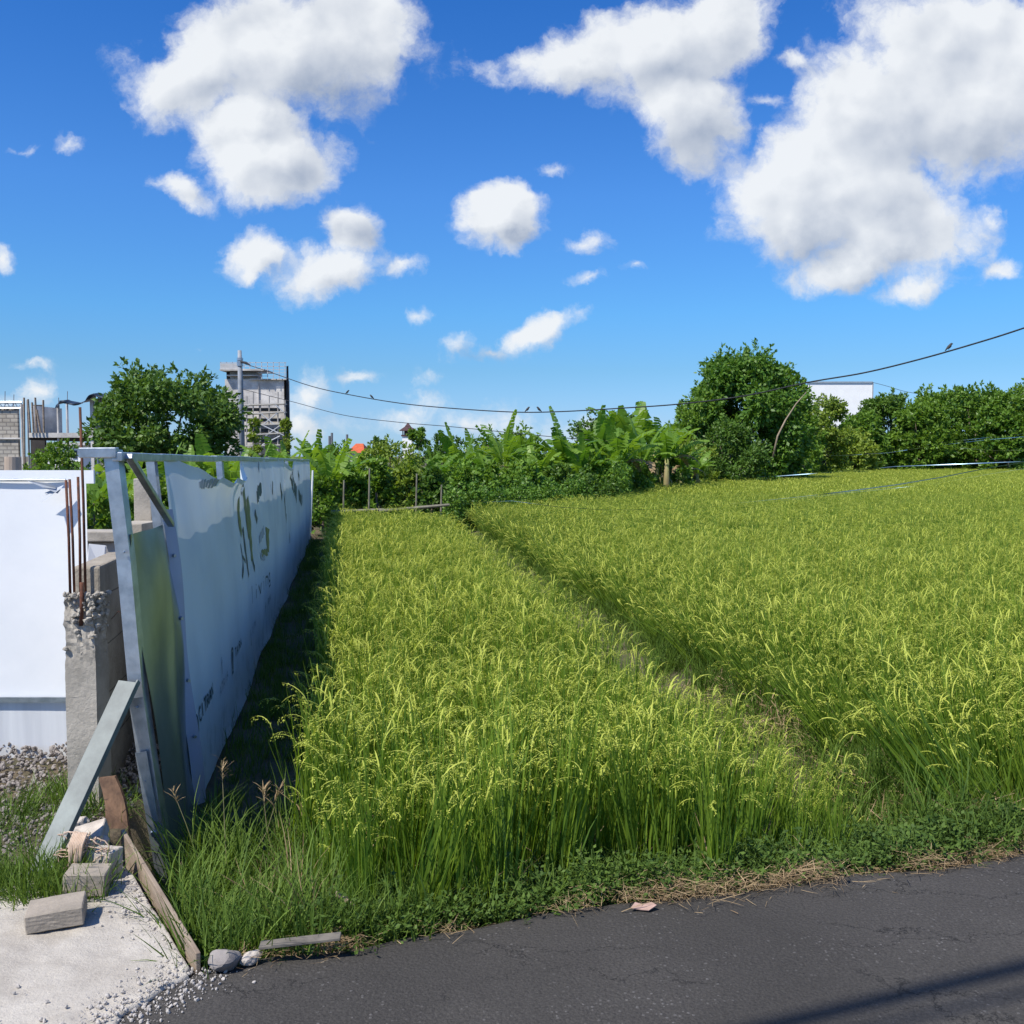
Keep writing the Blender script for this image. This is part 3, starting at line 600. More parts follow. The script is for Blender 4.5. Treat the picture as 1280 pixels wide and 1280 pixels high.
put('tall_grass', x[k], y[k], GT_L + GT_D[:1], .40, 1.05, 222, .2, label='long arching grass at the foot of the near fence end', cat='grass')
r = np.random.default_rng(231); n = 900; y = r.uniform(4.3, 22, n); x = fence_x(y) + .06 + r.uniform(0, .7, n)
put('shaded_grass', x, y, GT_S, .35, .9, 232, .2, label='dark grass in the shaded strip between fence and rice', cat='grass')
# dead straw: road edge, bund mouth
x, y = merge(band(380, -.95, 4.5, .0, .12, 241, .8), band(120, .45, 1.25, -.03, .16, 242), band(110, 1.6, 2.4, .02, .3, 243), band(60, -.9, .3, -.06, .1, 245)); k = (x > -.98) & (vnoise(x * 4, y * 2, 77) > -.35)
put('straw_litter', x[k], y[k], ST, .5, 1.0, 244, .05, .008, label='dry brown straw lying along the asphalt edge', cat='straw', zf=lambda x, y: np.maximum(Hn(x, y), np.where(y < road_edge(x) + .02, .262, 0)))
r = np.random.default_rng(251); n = 1300; y = 4.3 + r.uniform(0, 1, n) ** 1.4 * 17; x = bund_x(y) + r.normal(0, .17, n) + .0
k = y > road_edge(x) + .4
put('bund_grass', x[k], y[k], GT_S + GT_L[:1], .5, 1.0, 252, .35, label='dead and green grass along the narrow bund', cat='grass')
r = np.random.default_rng(253); n = 260; y = 4.5 + r.uniform(0, 1, n) ** 1.5 * 3.2; x = bund_x(y) + r.normal(0, .2, n) + .12
put('bund_straw', x, y, ST, .8, 1.6, 254, .3, .03, label='dry fallen straw on the mouth of the bund', cat='straw')
# lot on the left: creeping grass and gravel
r = np.random.default_rng(261); n = 1100; x = r.uniform(-5.5, -1.75, n); y = 3.62 + r.uniform(0, 1, n) ** 1.5 * 1.1; k = vnoise(x * 2.5, y * 2.5, 12) + r.normal(0, .35, n) > -.25
put('creeping_grass', x[k], y[k], GT_S + WD[4:], .45, .95, 262, .3, 0.0, label='creeping grass over the gravel beside the steel brace', cat='grass')
x = r.uniform(-2.0, -1.55, 60); y = r.uniform(3.5, 3.75, 60); 
put('creeping_grass', x, y, GT_S, .5, .95, 263, .3, .01, label='grass tufts at the foot of the steel brace', cat='grass')
def pebble(seed):
    import bmesh
    bm = bmesh.new(); bmesh.ops.create_icosphere(bm, subdivisions=1, radius=.5); r = random.Random(seed)
    for v in bm.verts: v.co = Vector((v.co.x * r.uniform(.7, 1.2), v.co.y * r.uniform(.6, 1.1), v.co.z * r.uniform(.5, .8)))
    me = bpy.data.meshes.new('pebble'); bm.to_mesh(me); bm.free(); return me
PBM = mat('gravel_stone', (0.33, 0.29, 0.26), (0.20, 0.18, 0.165), 2.0, .9)
PEB = [pebble(k) for k in range(5)]
for p in PEB: p.materials.append(PBM)
PBP = mat('crumb_stone', (0.52, 0.48, 0.43), (0.36, 0.33, 0.30), 3.0, .95)
PEBP = [pebble(20 + k) for k in range(5)]
for p in PEBP: p.materials.append(PBP)
r = np.random.default_rng(271); n = 9000; x = r.uniform(-5.5, -1.80, n); y = r.uniform(3.75, 5.35, n); k = vnoise(x * 2, y * 2, 14) + (y - 4.4) * 1.3 + r.normal(0, .4, n) > -.2
s = r.uniform(.010, .034, n) * (1 + .8 * (r.uniform(0, 1, n) > .95)); z = .235 + r.uniform(0, .03, n) + np.clip(y - 4.7, 0, 1) * .10
o = scatter('gravel', np.stack([x, y, z], -1)[k], PEB, r.uniform(0, 6.28, (n, 3))[k], np.stack([s, s, s], -1)[k], r.integers(0, 5, n)[k]); tag(o, 'loose grey gravel banked against the white panel', 'gravel')
r = np.random.default_rng(272); n = 16000; x = r.uniform(-3.0, -1.0, n); y = 2.35 + r.uniform(0, 1, n) * 1.6
k = (x < drive_right(y) - .01) & (vnoise(x * 3 + 1, y * 3, 15) * .8 + r.normal(0, .25, n) + np.exp(-((x - drive_right(y)) / .14) ** 2) + .6 * np.exp(-((y - 2.75) / .22) ** 2) > .55); s = .003 + .017 * r.uniform(0, 1, n) ** 5
o = scatter('crumbs', np.stack([x, y, .281 + 0 * x], -1)[k], PEBP, r.uniform(0, 6.28, (n, 3))[k], np.stack([s, s, s], -1)[k], r.integers(0, 5, n)[k]); tag(o, 'small concrete crumbs scattered on the pale driveway', 'gravel')

r = np.random.default_rng(281); n = 1500; y = r.uniform(2.2, 3.06, n); x = drive_right(y) + r.normal(.02, .07, n); s = .003 + .016 * r.uniform(0, 1, n) ** 4
o = scatter('edge_crumbs', np.stack([x, y, np.where(x < drive_right(y) - .01, .281, .266)], -1), PEBP, r.uniform(0, 6.28, (n, 3)), np.stack([s, s, s], -1), r.integers(0, 5, n)); tag(o, 'loose pale grit where the driveway meets the asphalt', 'gravel')

# ------------------------------------------------------------------ banner fence
def lean(y, h): return -0.18 * (h / 1.9) * math.exp(-max(y - 5.0, 0) / 5.0)
def fpt(y, h, off=0.0): return Vector((float(fence_x(y)) + lean(y, h) + off * .985, y + off * .17, h))
def rail_h(y): return 1.90 - 0.09 * (y - 5.25) / 17
fence = empty('banner_fence', (float(fence_x(13)), 13, 0)); tag(fence, 'long leaning fence covered with a faded printed white banner beside the rice', 'fence')
def fb(mb, name, mats, **k):
    o = mb.build(name, mats, **k); o.parent = fence; o.matrix_parent_inverse = Matrix.Translation(-fence.location); return o
m = MB()
pts = [4.28, 5.2, 7, 9, 11, 13.5, 16, 19, 22.35]
for a, b in zip(pts[:-1], pts[1:]):
    m.beam(fpt(a, rail_h(a) - .008), fpt(b, rail_h(b) - .008 + .006 * random.uniform(-1, 1)), .045, .04)
fb(m, 'top_rail', GALV, bevel=.004)
m = MB(); e = at(100, 566, 4.28); m.beam(e, fpt(4.30, 1.915), .05, .045); fb(m, 'rail_stub', GALV, bevel=.004)
# angle-section end post, kinked where two lengths overlap
EP = [at(134, 562, 4.3), at(151, 700, 4.3), at(166, 862, 4.28), at(180, 960, 4.26), at(205, 1116, 4.24)]
m = MB()
for a, b in zip(EP[:-1], EP[1:]):
    m.beam(a + Vector((.012, 0, 0)), b + Vector((.012, 0, 0)), .062, .004, up=(0, 1, 0)); m.beam(a + Vector((.041, .032, 0)), b + Vector((.041, .032, 0)), .060, .004, up=(1, 0, 0))
fb(m, 'end_post', GALV)
m = MB(); a = at(170, 872, 4.25); b = at(189, 1000, 4.235); m.beam(a, b, .066, .004, up=(0, 1, 0)); m.beam(at(176, 940, 4.22), at(203, 1100, 4.215), .05, .004, up=(0, 1, 0)); fb(m, 'splice_plate', GALV)
for (px, py, yy, sz) in ((192, 1042, 4.205, .016), (182, 976, 4.225, .006), (171, 884, 4.24, .007), (155, 690, 4.285, .006)):
    m = MB(); c = at(px, py, yy); m.tube([c, c + Vector((0, -.012, 0))], [sz, sz * .7], 8); fb(m, 'bolt', GALV)
m = MB(); a = at(140, 575, 4.85); b = at(155, 700, 4.85); m.beam(a, b, .05, .05, up=(0, 1, 0)); fb(m, 'wooden_post', WOODB, bevel=.003)
m = MB(); m.beam(at(161, 570, 4.35), at(214, 656, 5.1), .032, .026); fb(m, 'strut', GALV, bevel=.003)
# long flat prop standing on the lot
m = MB(); a = at(160, 852, 4.22); b = gp(40, 1112, .25); m.beam(a, b, .088, .010, up=(.2, 1, -.1)); m.beam(a + Vector((.042, .012, 0)), b + Vector((.042, .012, 0)), .008, .028, up=(.2, 1, 0)); fb(m, 'prop', mat('painted_steel', (0.20, 0.225, 0.215), (0.14, 0.155, 0.15), 8, .55, .1, bump=.001, bscale=40), bevel=.002)
# inner posts behind the banner
for yy in (5.25, 7.6, 10, 12.5, 15, 17.5, 20, 22.3):
    m = MB(); m.beam(fpt(yy, -.05, -.05), fpt(yy, rail_h(yy) - .03, -.05), .045, .045, up=(0, 1, 0)); fb(m, 'post', GALV)
m = MB()
for a, b in zip(pts[1:-1], pts[2:]): m.beam(fpt(a, .95, -.05), fpt(b, .95, -.05), .03, .03)
fb(m, 'mid_rail', GALV)

def banner_mat():
    m, nt, p = base_mat('banner_vinyl'); L = nt.links.new
    tc = N(nt, 'ShaderNodeTexCoord'); n = N(nt, 'ShaderNodeTexNoise', i_Scale=1.3, i_Detail=7.0); L(tc.outputs['Object'], n.inputs['Vector'])
    mx = N(nt, 'ShaderNodeMix', data_type='RGBA'); L(sstep(nt, n.outputs[0], .35, .7), mx.inputs[0]); mx.inputs[6].default_value = (.72, .78, .81, 1); mx.inputs[7].default_value = (.60, .66, .70, 1)
    # mud splashed up along the foot
    s = N(nt, 'ShaderNodeSeparateXYZ'); L(tc.outputs['Object'], s.inputs[0]); n2 = N(nt, 'ShaderNodeTexNoise', i_Scale=5.0, i_Detail=8.0, i_Roughness=.7); L(tc.outputs['Object'], n2.inputs['Vector'])
    mud = M(nt, 'MULTIPLY', M(nt, 'SUBTRACT', 1.0, sstep(nt, s.outputs[2], .05, .55)), sstep(nt, n2.outputs[0], .48, .66))
    mx2 = N(nt, 'ShaderNodeMix', data_type='RGBA'); L(M(nt, 'MULTIPLY', mud, .45), mx2.inputs[0]); L(mx.outputs[2], mx2.inputs[6]); mx2.inputs[7].default_value = (.16, .17, .14, 1)
    L(mx2.outputs[2], p.inputs['Base Color']); p.inputs['Roughness'].default_value = .5; p.inputs['Specular IOR Level'].default_value = .3
    t = N(nt, 'ShaderNodeBsdfTranslucent'); L(mx2.outputs[2], t.inputs[0]); ms = N(nt, 'ShaderNodeMixShader'); ms.inputs[0].default_value = .14
    L(p.outputs[0], ms.inputs[1]); L(t.outputs[0], ms.inputs[2]); L(ms.outputs[0], nt.nodes['Material Output'].inputs[0]); return m
BANNER = banner_mat()
def sag(y):
    a = np.clip((y - 5.45) / 1.9, 0, 1); b = np.clip((8.3 - y) / .75, 0, 1); s1 = .17 * np.sin(a * 1.57) ** 1.1 * np.sin(b * 1.57) ** .5 * (1 + .12 * np.sin(y * 9))
    c = np.clip((y - 12.9) / 1.2, 0, 1) * np.clip((15.8 - y) / 1.5, 0, 1); return s1 + .13 * c + .008 * np.abs(np.sin(y * 2.6))
def bsurf(y, h, off=0.0):
    top = 1.90 - 0.09 * (y - 5.25) / 17 - sag(y); bot = .03 + .012 * np.sin(y * 1.3) + .05 * np.exp(-((y - 9.3) / .7) ** 2)
    hh = np.clip(h, bot, top); k = (hh - bot) / (top - bot)
    bulge = .024 * np.sin(k * 3.14) * (1 + .6 * np.sin(y * 1.15 + 1)) * np.clip((y - 5.0) * 1.5, .2, 1) + .006 * np.sin((y * 1.2 + hh) * 8) * np.exp(-((k - .8) / .3) ** 2) + .010 * vnoise(y * 2.2, hh * 1.5, 21) + .006 * vnoise(y * 7 + hh * 3, hh * 2, 22)
    bulge = bulge + sag(y) * .55 * np.exp(-(top - hh) / .09) + .02 * np.exp(-(hh - bot) / .06) * np.sin(y * 1.1) ** 2
    ln = -0.18 * (hh / 1.9) * np.exp(-np.maximum(y - 5.0, 0) / 5.0)
    o = .012 + bulge + off
    return np.stack([fence_x(y) + ln + o * .985, y + o * .17, hh], -1)
YS = np.concatenate([np.linspace(5.22, 9, 150), np.linspace(9.05, 13.25, 90)]); 
def banner_piece(y0, y1, n, name):
    yy = np.linspace(y0, y1, n); kk = np.linspace(0, 1, 64)
    Yg, K = np.meshgrid(yy, kk); top = 1.90 - 0.09 * (Yg - 5.25) / 17 - sag(Yg); bot = .03 + .012 * np.sin(Yg * 1.3) + .05 * np.exp(-((Yg - 9.3) / .7) ** 2)
    P = bsurf(Yg, bot + (top - bot) * K); i = (np.arange(63)[:, None] * n + np.arange(n - 1)[None, :]).ravel()
    o = link(name, npmesh(name, P.reshape(-1, 3), np.stack([i, i + 1, i + n + 1, i + n], -1), [BANNER], smooth=True), fence); o.matrix_parent_inverse = Matrix.Translation(-fence.location)
    return o
ban = banner_piece(5.22, 13.22, 260, 'banner'); ban2 = banner_piece(13.27, 22.3, 160, 'banner')
# zinc sheets nailed behind the cloth up to shoulder height
yy = np.linspace(5.2, 22.2, 120); m = MB()
for a_, b_ in zip(yy[:-1], yy[1:]):
    m.poly([fpt(a_, .0, -.025 + .006 * math.sin(a_ * 40)), fpt(b_, .0, -.025 + .006 * math.sin(b_ * 40)), fpt(b_, 1.57 - .004 * b_, -.025), fpt(a_, 1.57 - .004 * a_, -.025)])
fb(m, 'backing_sheet', GALV)
# prints: outlines given as strokes in (y along the fence, height) and laid on the cloth
INK = mat('banner_ink', (0.045, 0.075, 0.075), (0.09, 0.12, 0.11), 12, .6); OLIVE = mat('banner_olive_ink', (0.16, 0.17, 0.05), (0.24, 0.26, 0.12), 6, .6); GREYINK = mat('banner_grey_ink', (0.30, 0.34, 0.38), (0.38, 0.42, 0.46), 12, .6)
FA = (float(fence_x(4.3)), 4.3); FB = (float(fence_x(22.3)), 22.3)
def yh(px, py):
    # undo the lean of the fence a little: two passes
    p = onplane(px, py, FA, FB)
    for _ in range(4):
        l = lean(p.y, p.z) + .03; p = onplane(px, py, (FA[0] + l, FA[1]), (FB[0] + l, FB[1]))
    return p.y, p.z
def stroke(sp, pts, w, m=0, px=True):
    q = [yh(*p) if px else p for p in pts]; q = np.array(q); d = np.linalg.norm(np.diff(q, axis=0), axis=1); L_ = d.sum(); n = max(2, int(L_ / .02) + 1)
    c = np.concatenate([[0], np.cumsum(d)]); t = np.linspace(0, L_, n); yy = np.interp(t, c, q[:, 0]); hh = np.interp(t, c, q[:, 1])
    dy = np.gradient(yy); dh = np.gradient(hh); ln = np.hypot(dy, dh) + 1e-9; ny, nh = -dh / ln, dy / ln; ww = w * (1 + .18 * np.sin(t * 40 + q[0, 0] * 7))
    A = bsurf(yy - ny * ww / 2, hh - nh * ww / 2, .004); B = bsurf(yy + ny * ww / 2, hh + nh * ww / 2, .004)
    V = np.stack([A, B], 1).reshape(-1, 3); i = np.arange(n - 1) * 2; sp.add(V, np.stack([i, i + 2, i + 3, i + 1], -1), .5, m)
sp = Soup()
# big letter fragments, dark and olive
for pts_, w, m_ in (
    ([(297, 622), (300, 650), (303, 668)], .10, 1), ([(304, 660), (308, 690), (312, 720)], .05, 0), ([(310, 622), (313, 655), (316, 700)], .16, 1), ([(306, 612), (309, 640), (312, 672)], .12, 1),
    ([(296, 596), (299, 612), (304, 618)], .03, 0), ([(300, 603), (306, 607)], .03, 0), ([(301, 680), (303, 700), (302, 722)], .05, 0), ([(303, 696), (308, 702)], .03, 0), ([(315, 690), (319, 712)], .06, 0),
    ([(321, 622), (327, 610)], .12, 0), ([(320, 640), (322, 652)], .07, 0), ([(333, 660), (334, 690)], .26, 1), ([(326, 692), (333, 690)], .07, 1), ([(324, 675), (329, 662)], .08, 2), ([(325, 695), (330, 697)], .06, 2),
    ([(340, 602), (340, 618)], .05, 0), ([(338, 605), (339, 615)], .03, 2),
    ([(354, 612), (358, 650)], .16, 0), ([(350, 605), (352, 622)], .10, 0), ([(366, 600), (370, 618)], .26, 0), ([(372, 618), (376, 626)], .18, 0), ([(377, 618), (377, 630)], .14, 0), ([(362, 594), (366, 604)], .10, 0), ([(373, 590), (374, 598)], .10, 0), ([(365, 587), (366, 590)], .12, 0),
    ([(324, 581), (325, 586)], .10, 2), ([(362, 668), (363, 676)], .12, 2)):
    stroke(sp, pts_, w, m_)
# foot-of-banner marks: round emblem, then small words, repeated down the line
def emblem(px, py, ry, kind, m=0):
    y0, h0 = yh(px, py); h1 = yh(px, py - ry)[1] - h0; rr_ = abs(h1)
    if kind == 'ring':
        for k in range(14):
            a, b = k / 14 * 6.283, (k + 1) / 14 * 6.283; stroke(sp, [(y0 + rr_ * .62 * math.cos(a), h0 + rr_ * math.sin(a)), (y0 + rr_ * .62 * math.cos(b), h0 + rr_ * math.sin(b))], rr_ * .28, m, px=False)
        stroke(sp, [(y0 - rr_ * .3, h0 - rr_ * .4), (y0, h0 + rr_ * .35), (y0 + rr_ * .3, h0 - rr_ * .4)], rr_ * .2, m, px=False)
    elif kind == 'box':
        stroke(sp, [(y0 - rr_ * .35, h0 - rr_), (y0 - rr_ * .35, h0 + rr_), (y0 + rr_ * .35, h0 + rr_), (y0 + rr_ * .35, h0 - rr_), (y0 - rr_ * .35, h0 - rr_)], rr_ * .22, m, px=False)
        stroke(sp, [(y0, h0 - rr_ * .7), (y0, h0 + rr_ * .7)], rr_ * .25, m, px=False)
    elif kind == 'bar': stroke(sp, [(y0, h0 - rr_), (y0, h0 + rr_)], rr_ * .32, m, px=False); stroke(sp, [(y0, h0), (y0 + rr_ * .6, h0 + rr_ * .5)], rr_ * .2, m, px=False)
emblem(247, 908, 16, 'ring'); emblem(274, 832, 12, 'bar', 2); emblem(290, 826, 17, 'box'); emblem(314, 797, 11, 'bar'); emblem(332, 762, 10, 'bar')
LET = {'C': [[(1, .9), (.5, 1), (0, .7), (0, .3), (.5, 0), (1, .1)]], 'I': [[(.5, 0), (.5, 1)]], 'T': [[(0, 1), (1, 1)], [(.5, 1), (.5, 0)]], 'R': [[(0, 0), (0, 1), (.9, .8), (.8, .5), (0, .5)], [(.4, .5), (1, 0)]],
       'A': [[(0, 0), (.5, 1), (1, 0)], [(.25, .4), (.75, .4)]], 'N': [[(0, 0), (0, 1), (1, 0), (1, 1)]], 'l': [[(.3, 0), (.3, 1.2)]], 'i': [[(.4, 0), (.4, .65)], [(.4, .9), (.4, 1.02)]], 'v': [[(0, .7), (.45, 0), (.9, .7)]],
       'n': [[(0, 0), (0, .7), (.6, .68), (.8, .5), (.8, 0)]], 'g': [[(.8, .65), (.2, .65), (0, .35), (.3, .02), (.8, .1)], [(.8, .7), (.8, -.3), (.1, -.35)]]}
def word(txt, a, b, hgt, lw, m=0):
    ya, ha = yh(*a); yb, hb = yh(*b); n = len(txt); step = (yb - ya) / n
    for k, ch in enumerate(txt):
        for pl in LET[ch]:
            stroke(sp, [(ya + step * (k + .72 * p[0]), ha + (hb - ha) * (k + p[0]) / n + hgt * p[1]) for p in pl], lw, m, px=False)
word('CITRAN', (250, 904), (264, 868), .075, .015); word('TAIRA', (293, 822), (301, 806), .06, .013); word('living', (316, 756), (338, 724), .13, .02)
word('CITRA', (317, 792), (322, 780), .05, .013, 2); word('RANI', (335, 757), (339, 748), .07, .018, 2); word('ATRIA', (273, 872), (284, 846), .06, .010, 2)
for k in range(7): y0, h0 = yh(248, 606); stroke(sp, [(y0 + k * .06, h0), (y0 + k * .06 + .045, h0)], .055 if k % 3 else .04, 2, px=False)
o = link('lettering', sp.mesh('lettering', [INK, OLIVE, GREYINK]), ban)
# side sheet of flexed galvanised steel closing the near end
SHEET = mat('side_sheet_steel', (0.36, 0.41, 0.46), (0.24, 0.29, 0.34), 3, .34, .82, bump=.0006, bscale=8)
yy = np.linspace(4.32, 5.16, 50); kk = np.linspace(0, 1, 90); Yg, K = np.meshgrid(yy, kk); t = (Yg - 4.32) / .84
top = at(152, 668, 4.32).z + (at(214, 654, 5.16).z - at(152, 668, 4.32).z) * t; bot = .02 + .0 * t; Hh = bot + (top - bot) * K
ln = -0.19 * (Hh / 1.9); off = .018 + .026 * np.sin(t * 3.14) * np.sin(K * 3.14) + .014 * np.sin(K * 6.5 + t * 3.6) + .007 * np.sin(t * 7 - K * 9) + .010 * np.exp(-((t - .35 - K * .5) / .10) ** 2)
P = np.stack([fence_x(Yg) + ln + off, Yg, Hh], -1); n = len(yy); i = (np.arange(89)[:, None] * n + np.arange(n - 1)[None, :]).ravel()
o = link('side_sheet', npmesh('side_sheet', P.reshape(-1, 3), np.stack([i, i + 1, i + n + 1, i + n], -1), [SHEET], smooth=True), fence); o.matrix_parent_inverse = Matrix.Translation(-fence.location)
# folded edge strip with bolts
kk = np.linspace(0, 1, 40); hs = .05 + kk * (1.62 - .05)
rows = []
for h in hs:
    w = .075 * (1 - .25 * (h / 1.6)); c = fpt(5.17, h, .028 + .010 * math.sin(h * 6)); rows.append([(c.x - w * .3, c.y - w, h), (c.x + .02, c.y, h), (c.x + .005, c.y + .05, h)])
V = np.array(rows).reshape(-1, 3); i = (np.arange(39)[:, None] * 3 + np.arange(2)[None, :]).ravel()
o = link('edge_strip', npmesh('edge_strip', V, np.stack([i, i + 1, i + 4, i + 3], -1), [mat('primed_strip', (.44, .45, .54), (.36, .37, .46), 3, .6)], smooth=False), fence); o.matrix_parent_inverse = Matrix.Translation(-fence.location)
for h in (1.38, 1.05, .72, .42):
    m = MB(); c = fpt(5.12, h, .036); m.tube([c, c + Vector((.012, -.01, 0))], [.011, .008], 8); fb(m, 'bolt', GALV)

# ------------------------------------------------------------------ lot on the left: hoarding, wall, column
hd = empty('white_hoarding', (-5, 5.32, .24)); tag(hd, 'tall bright white sheet hoarding standing behind the broken concrete column', 'hoarding')
def kid(o, root): o.parent = root; o.matrix_parent_inverse = Matrix.Translation(-root.location); return o
def sheet(name, x0, x1, y, z0, z1, material, amp, seed, nx=120, nz=60):
    xx = np.linspace(x0, x1, nx); zz = np.linspace(z0, z1, nz); Xg, Zg = np.meshgrid(xx, zz)
    Yg = y + amp * vnoise(Xg * 1.2, Zg * 1.4, seed) + amp * .8 * np.abs(np.sin(Xg * 2.3 + Zg * .8 + .3 * np.sin(Zg * 2))) ** 6
    i = (np.arange(nz - 1)[:, None] * nx + np.arange(nx - 1)[None, :]).ravel()
    return link(name, npmesh(name, np.stack([Xg, Yg, Zg], -1).reshape(-1, 3), np.stack([i, i + 1, i + nx + 1, i + nx], -1), [material], smooth=True))
zt = at(0, 600, 5.3).z; zs = at(0, 873, 5.3).z; zb = .2; xr_ = at(84, 700, 5.3).x
kid(sheet('upper_sheet', -9.2, -2.30, 5.31, zs, zt, WHITEP, .007, 31), hd); kid(sheet('lower_sheet', -9.2, -2.32, 5.316, zb, zs - .012, mat('streaked_white_sheet', (.70, .72, .74), (.56, .58, .61), 2.2, .5, detail=8, stretch=(5, 5, .25)), .003, 32), hd)
m = MB(); m.beam((-9.2, 5.296, zs - .006), (-2.31, 5.296, zs - .006), .012, .028); kid(m.build('seam_strip', GALV), hd)
m = MB(); m.box(-9.2, -2.27, 5.34, 5.36, zt - .02, at(0, 588, 5.3).z); kid(m.build('top_band', WHITEP), hd)
m = MB(); m.tube([(-9.2, 5.302, zt + .005), at(82, 600, 5.302)], .008, 8); kid(m.build('pole', GALV), hd)
m = MB()
for a in ((34, 601, 76, 612, 60, 604), (52, 628, 80, 606, 56, 616), (48, 610, 70, 602, 66, 607)):
    p = [at(a[0], a[1], 5.22), at(a[4], a[5], 5.25), at(a[2], a[3], 5.27), at(a[2] - 4, a[3] + 5, 5.24)]; m.poly(p)
kid(m.build('torn_flap', mat('grey_plastic', (.42, .45, .50), (.35, .38, .42), 5, .5)), hd)
for xx in (-2.9, -4.6, -6.4, -8.4): m = MB(); m.box(xx - .02, xx + .02, 5.37, 5.41, .1, 1.78); kid(m.build('post', GALV), hd)
m = MB(); m.tube([at(16, 592, 6.1), at(16, 571, 6.1)], .048, 16); o = m.build('pipe_stub', mat('beige_pipe', (.52, .42, .33), (.42, .33, .25), 5, .7)); tag(o, 'short beige pipe end rising behind the top of the white hoarding', 'pipe')

def rough_box(name, x0, x1, y0, y1, z0, z1, material, n, amp, topamp=0, seed=1, parent=None):
    """subdivided block whose surface is pitted, breaking up towards the top"""
    import bmesh
    bm = bmesh.new(); bmesh.ops.create_cube(bm, size=1); bmesh.ops.subdivide_edges(bm, edges=bm.edges, cuts=n[0], use_grid_fill=True)
    if n[1] > 1:
        for k in range(1, n[1]):
            geom = bm.verts[:] + bm.edges[:] + bm.faces[:]; bmesh.ops.bisect_plane(bm, geom=geom, plane_co=(0, 0, -.5 + k / n[1]), plane_no=(0, 0, 1))
    r = np.random.default_rng(seed); co = np.array([v.co for v in bm.verts]); nr = np.sign(co) * (np.abs(np.abs(co) - .5) < 1e-4)
    sz = np.array([x1 - x0, y1 - y0, z1 - z0]); ce = np.array([(x0 + x1) / 2, (y0 + y1) / 2, (z0 + z1) / 2]); W = co * sz + ce
    h = (co[:, 2] + .5); a = amp + topamp * np.clip((h - .72) / .28, 0, 1) ** .7
    d = vnoise(W[:, 0] * 30, W[:, 2] * 30 + W[:, 1] * 20, seed) * .6 + vnoise(W[:, 1] * 60 + 3, W[:, 2] * 75 + W[:, 0] * 60, seed + 1) * .5 + r.normal(0, .25, len(W))
    W = W + unit(nr + 1e-9) * (d * a - a * .6)[:, None]
    for v, w in zip(bm.verts, W): v.co = w
    me = bpy.data.meshes.new(name); bm.to_mesh(me); bm.free(); me.materials.append(material); return link(name, me, parent)
# wall: runs behind the fence
def wall_x(y): return -1.985 - .17 * (y - 4.72)
m = MB()
m.hexa([(wall_x(4.72) - .13, 4.72, -.1), (wall_x(4.72), 4.72, -.1), (wall_x(21), 21, -.1), (wall_x(21) - .13, 21, -.1), (wall_x(4.72) - .13, 4.72, 1.37), (wall_x(4.72), 4.72, 1.37), (wall_x(21), 21, 1.39), (wall_x(21) - .13, 21, 1.39)])
wl = m.build('concrete_wall', CASTWALL, bevel=.012); tag(wl, 'low cast concrete wall with board marks running behind the banner fence', 'wall')
m = MB()
for (yy, w, hh) in ((6.15, .10, 1.76), (12, .14, 1.55), (17, .14, 1.5)): m.box(wall_x(yy) - w - .02, wall_x(yy) - .01, yy - w / 2, yy + w / 2, 1.375, hh)
m.build('stub_pier', CONC, wl, bevel=.006)
m = MB(); m.box(wall_x(5.9) - .16, wall_x(5.9) + .0, 5.8, 6.09, 1.385, 1.50); m.build('top_block', CONC, wl, bevel=.006)
col = empty('broken_column', (-2.02, 4.6, .2)); tag(col, 'broken concrete column with crumbling top and rusty bars, before the white hoarding', 'column')
cx0, cx1 = at(80, 800, 4.55).x, at(119, 800, 4.55).x
kid(rough_box('shaft', cx0, cx1, 4.55, 4.70, .05, at(100, 742, 4.6).z, CONC, (9, 70), .0014, .018, 3), col)
r = random.Random(5); m = MB()
import bmesh
bm = bmesh.new()
for k in range(95):
    z = 1.26 - abs(r.gauss(0, .10)); x = r.uniform(cx0 + .006, cx1 + .004); y = r.choice([4.545, 4.55, 4.56, r.uniform(4.55, 4.7)]); s = r.uniform(.008, .024)
    if y > 4.56: x = cx1 + r.uniform(-.004, .012)
    q = bmesh.ops.create_icosphere(bm, subdivisions=1, radius=s / 2 * 1.3)
    for v in q['verts']: v.co = Vector((v.co.x * r.uniform(.7, 1.3) + x, v.co.y * r.uniform(.7, 1.3) + y, v.co.z * r.uniform(.7, 1.3) + z))
me = bpy.data.meshes.new('crumbled_aggregate'); bm.to_mesh(me); bm.free(); me.materials.append(CONC); kid(link('crumbled_aggregate', me), col)
for (x1_, y1_, x2_, y2_, yy, rr_) in ((82.5, 600, 88, 748, 4.58, .0066), (87, 599, 93, 745, 4.66, .0064), (97.5, 596, 100.5, 745, 4.60, .0066), (100, 509, 107, 745, 4.66, .0066), (102, 728, 101, 782, 4.545, .010)):
    a = at(x1_, y1_, yy); b = at(x2_, y2_, yy); mid = (a + b) / 2 + Vector((.003, 0, 0)); m = MB(); m.tube([b, mid, a], rr_, 8); kid(m.build('rebar', RUST, smooth=True), col)
m = MB(); m.tube([at(84, 641, 4.58), at(96, 640, 4.6), at(107, 643, 4.66)], .002, 5); 
m = MB(); pp = [at(x, y, 4.68) for x, y in ((121, 778), (130, 768), (138, 775), (146, 745), (150, 740))]; m.tube([p + Vector((.03, .1, 0)) for p in pp], .0018, 5); kid(m.build('tie_wire', RUST), col)
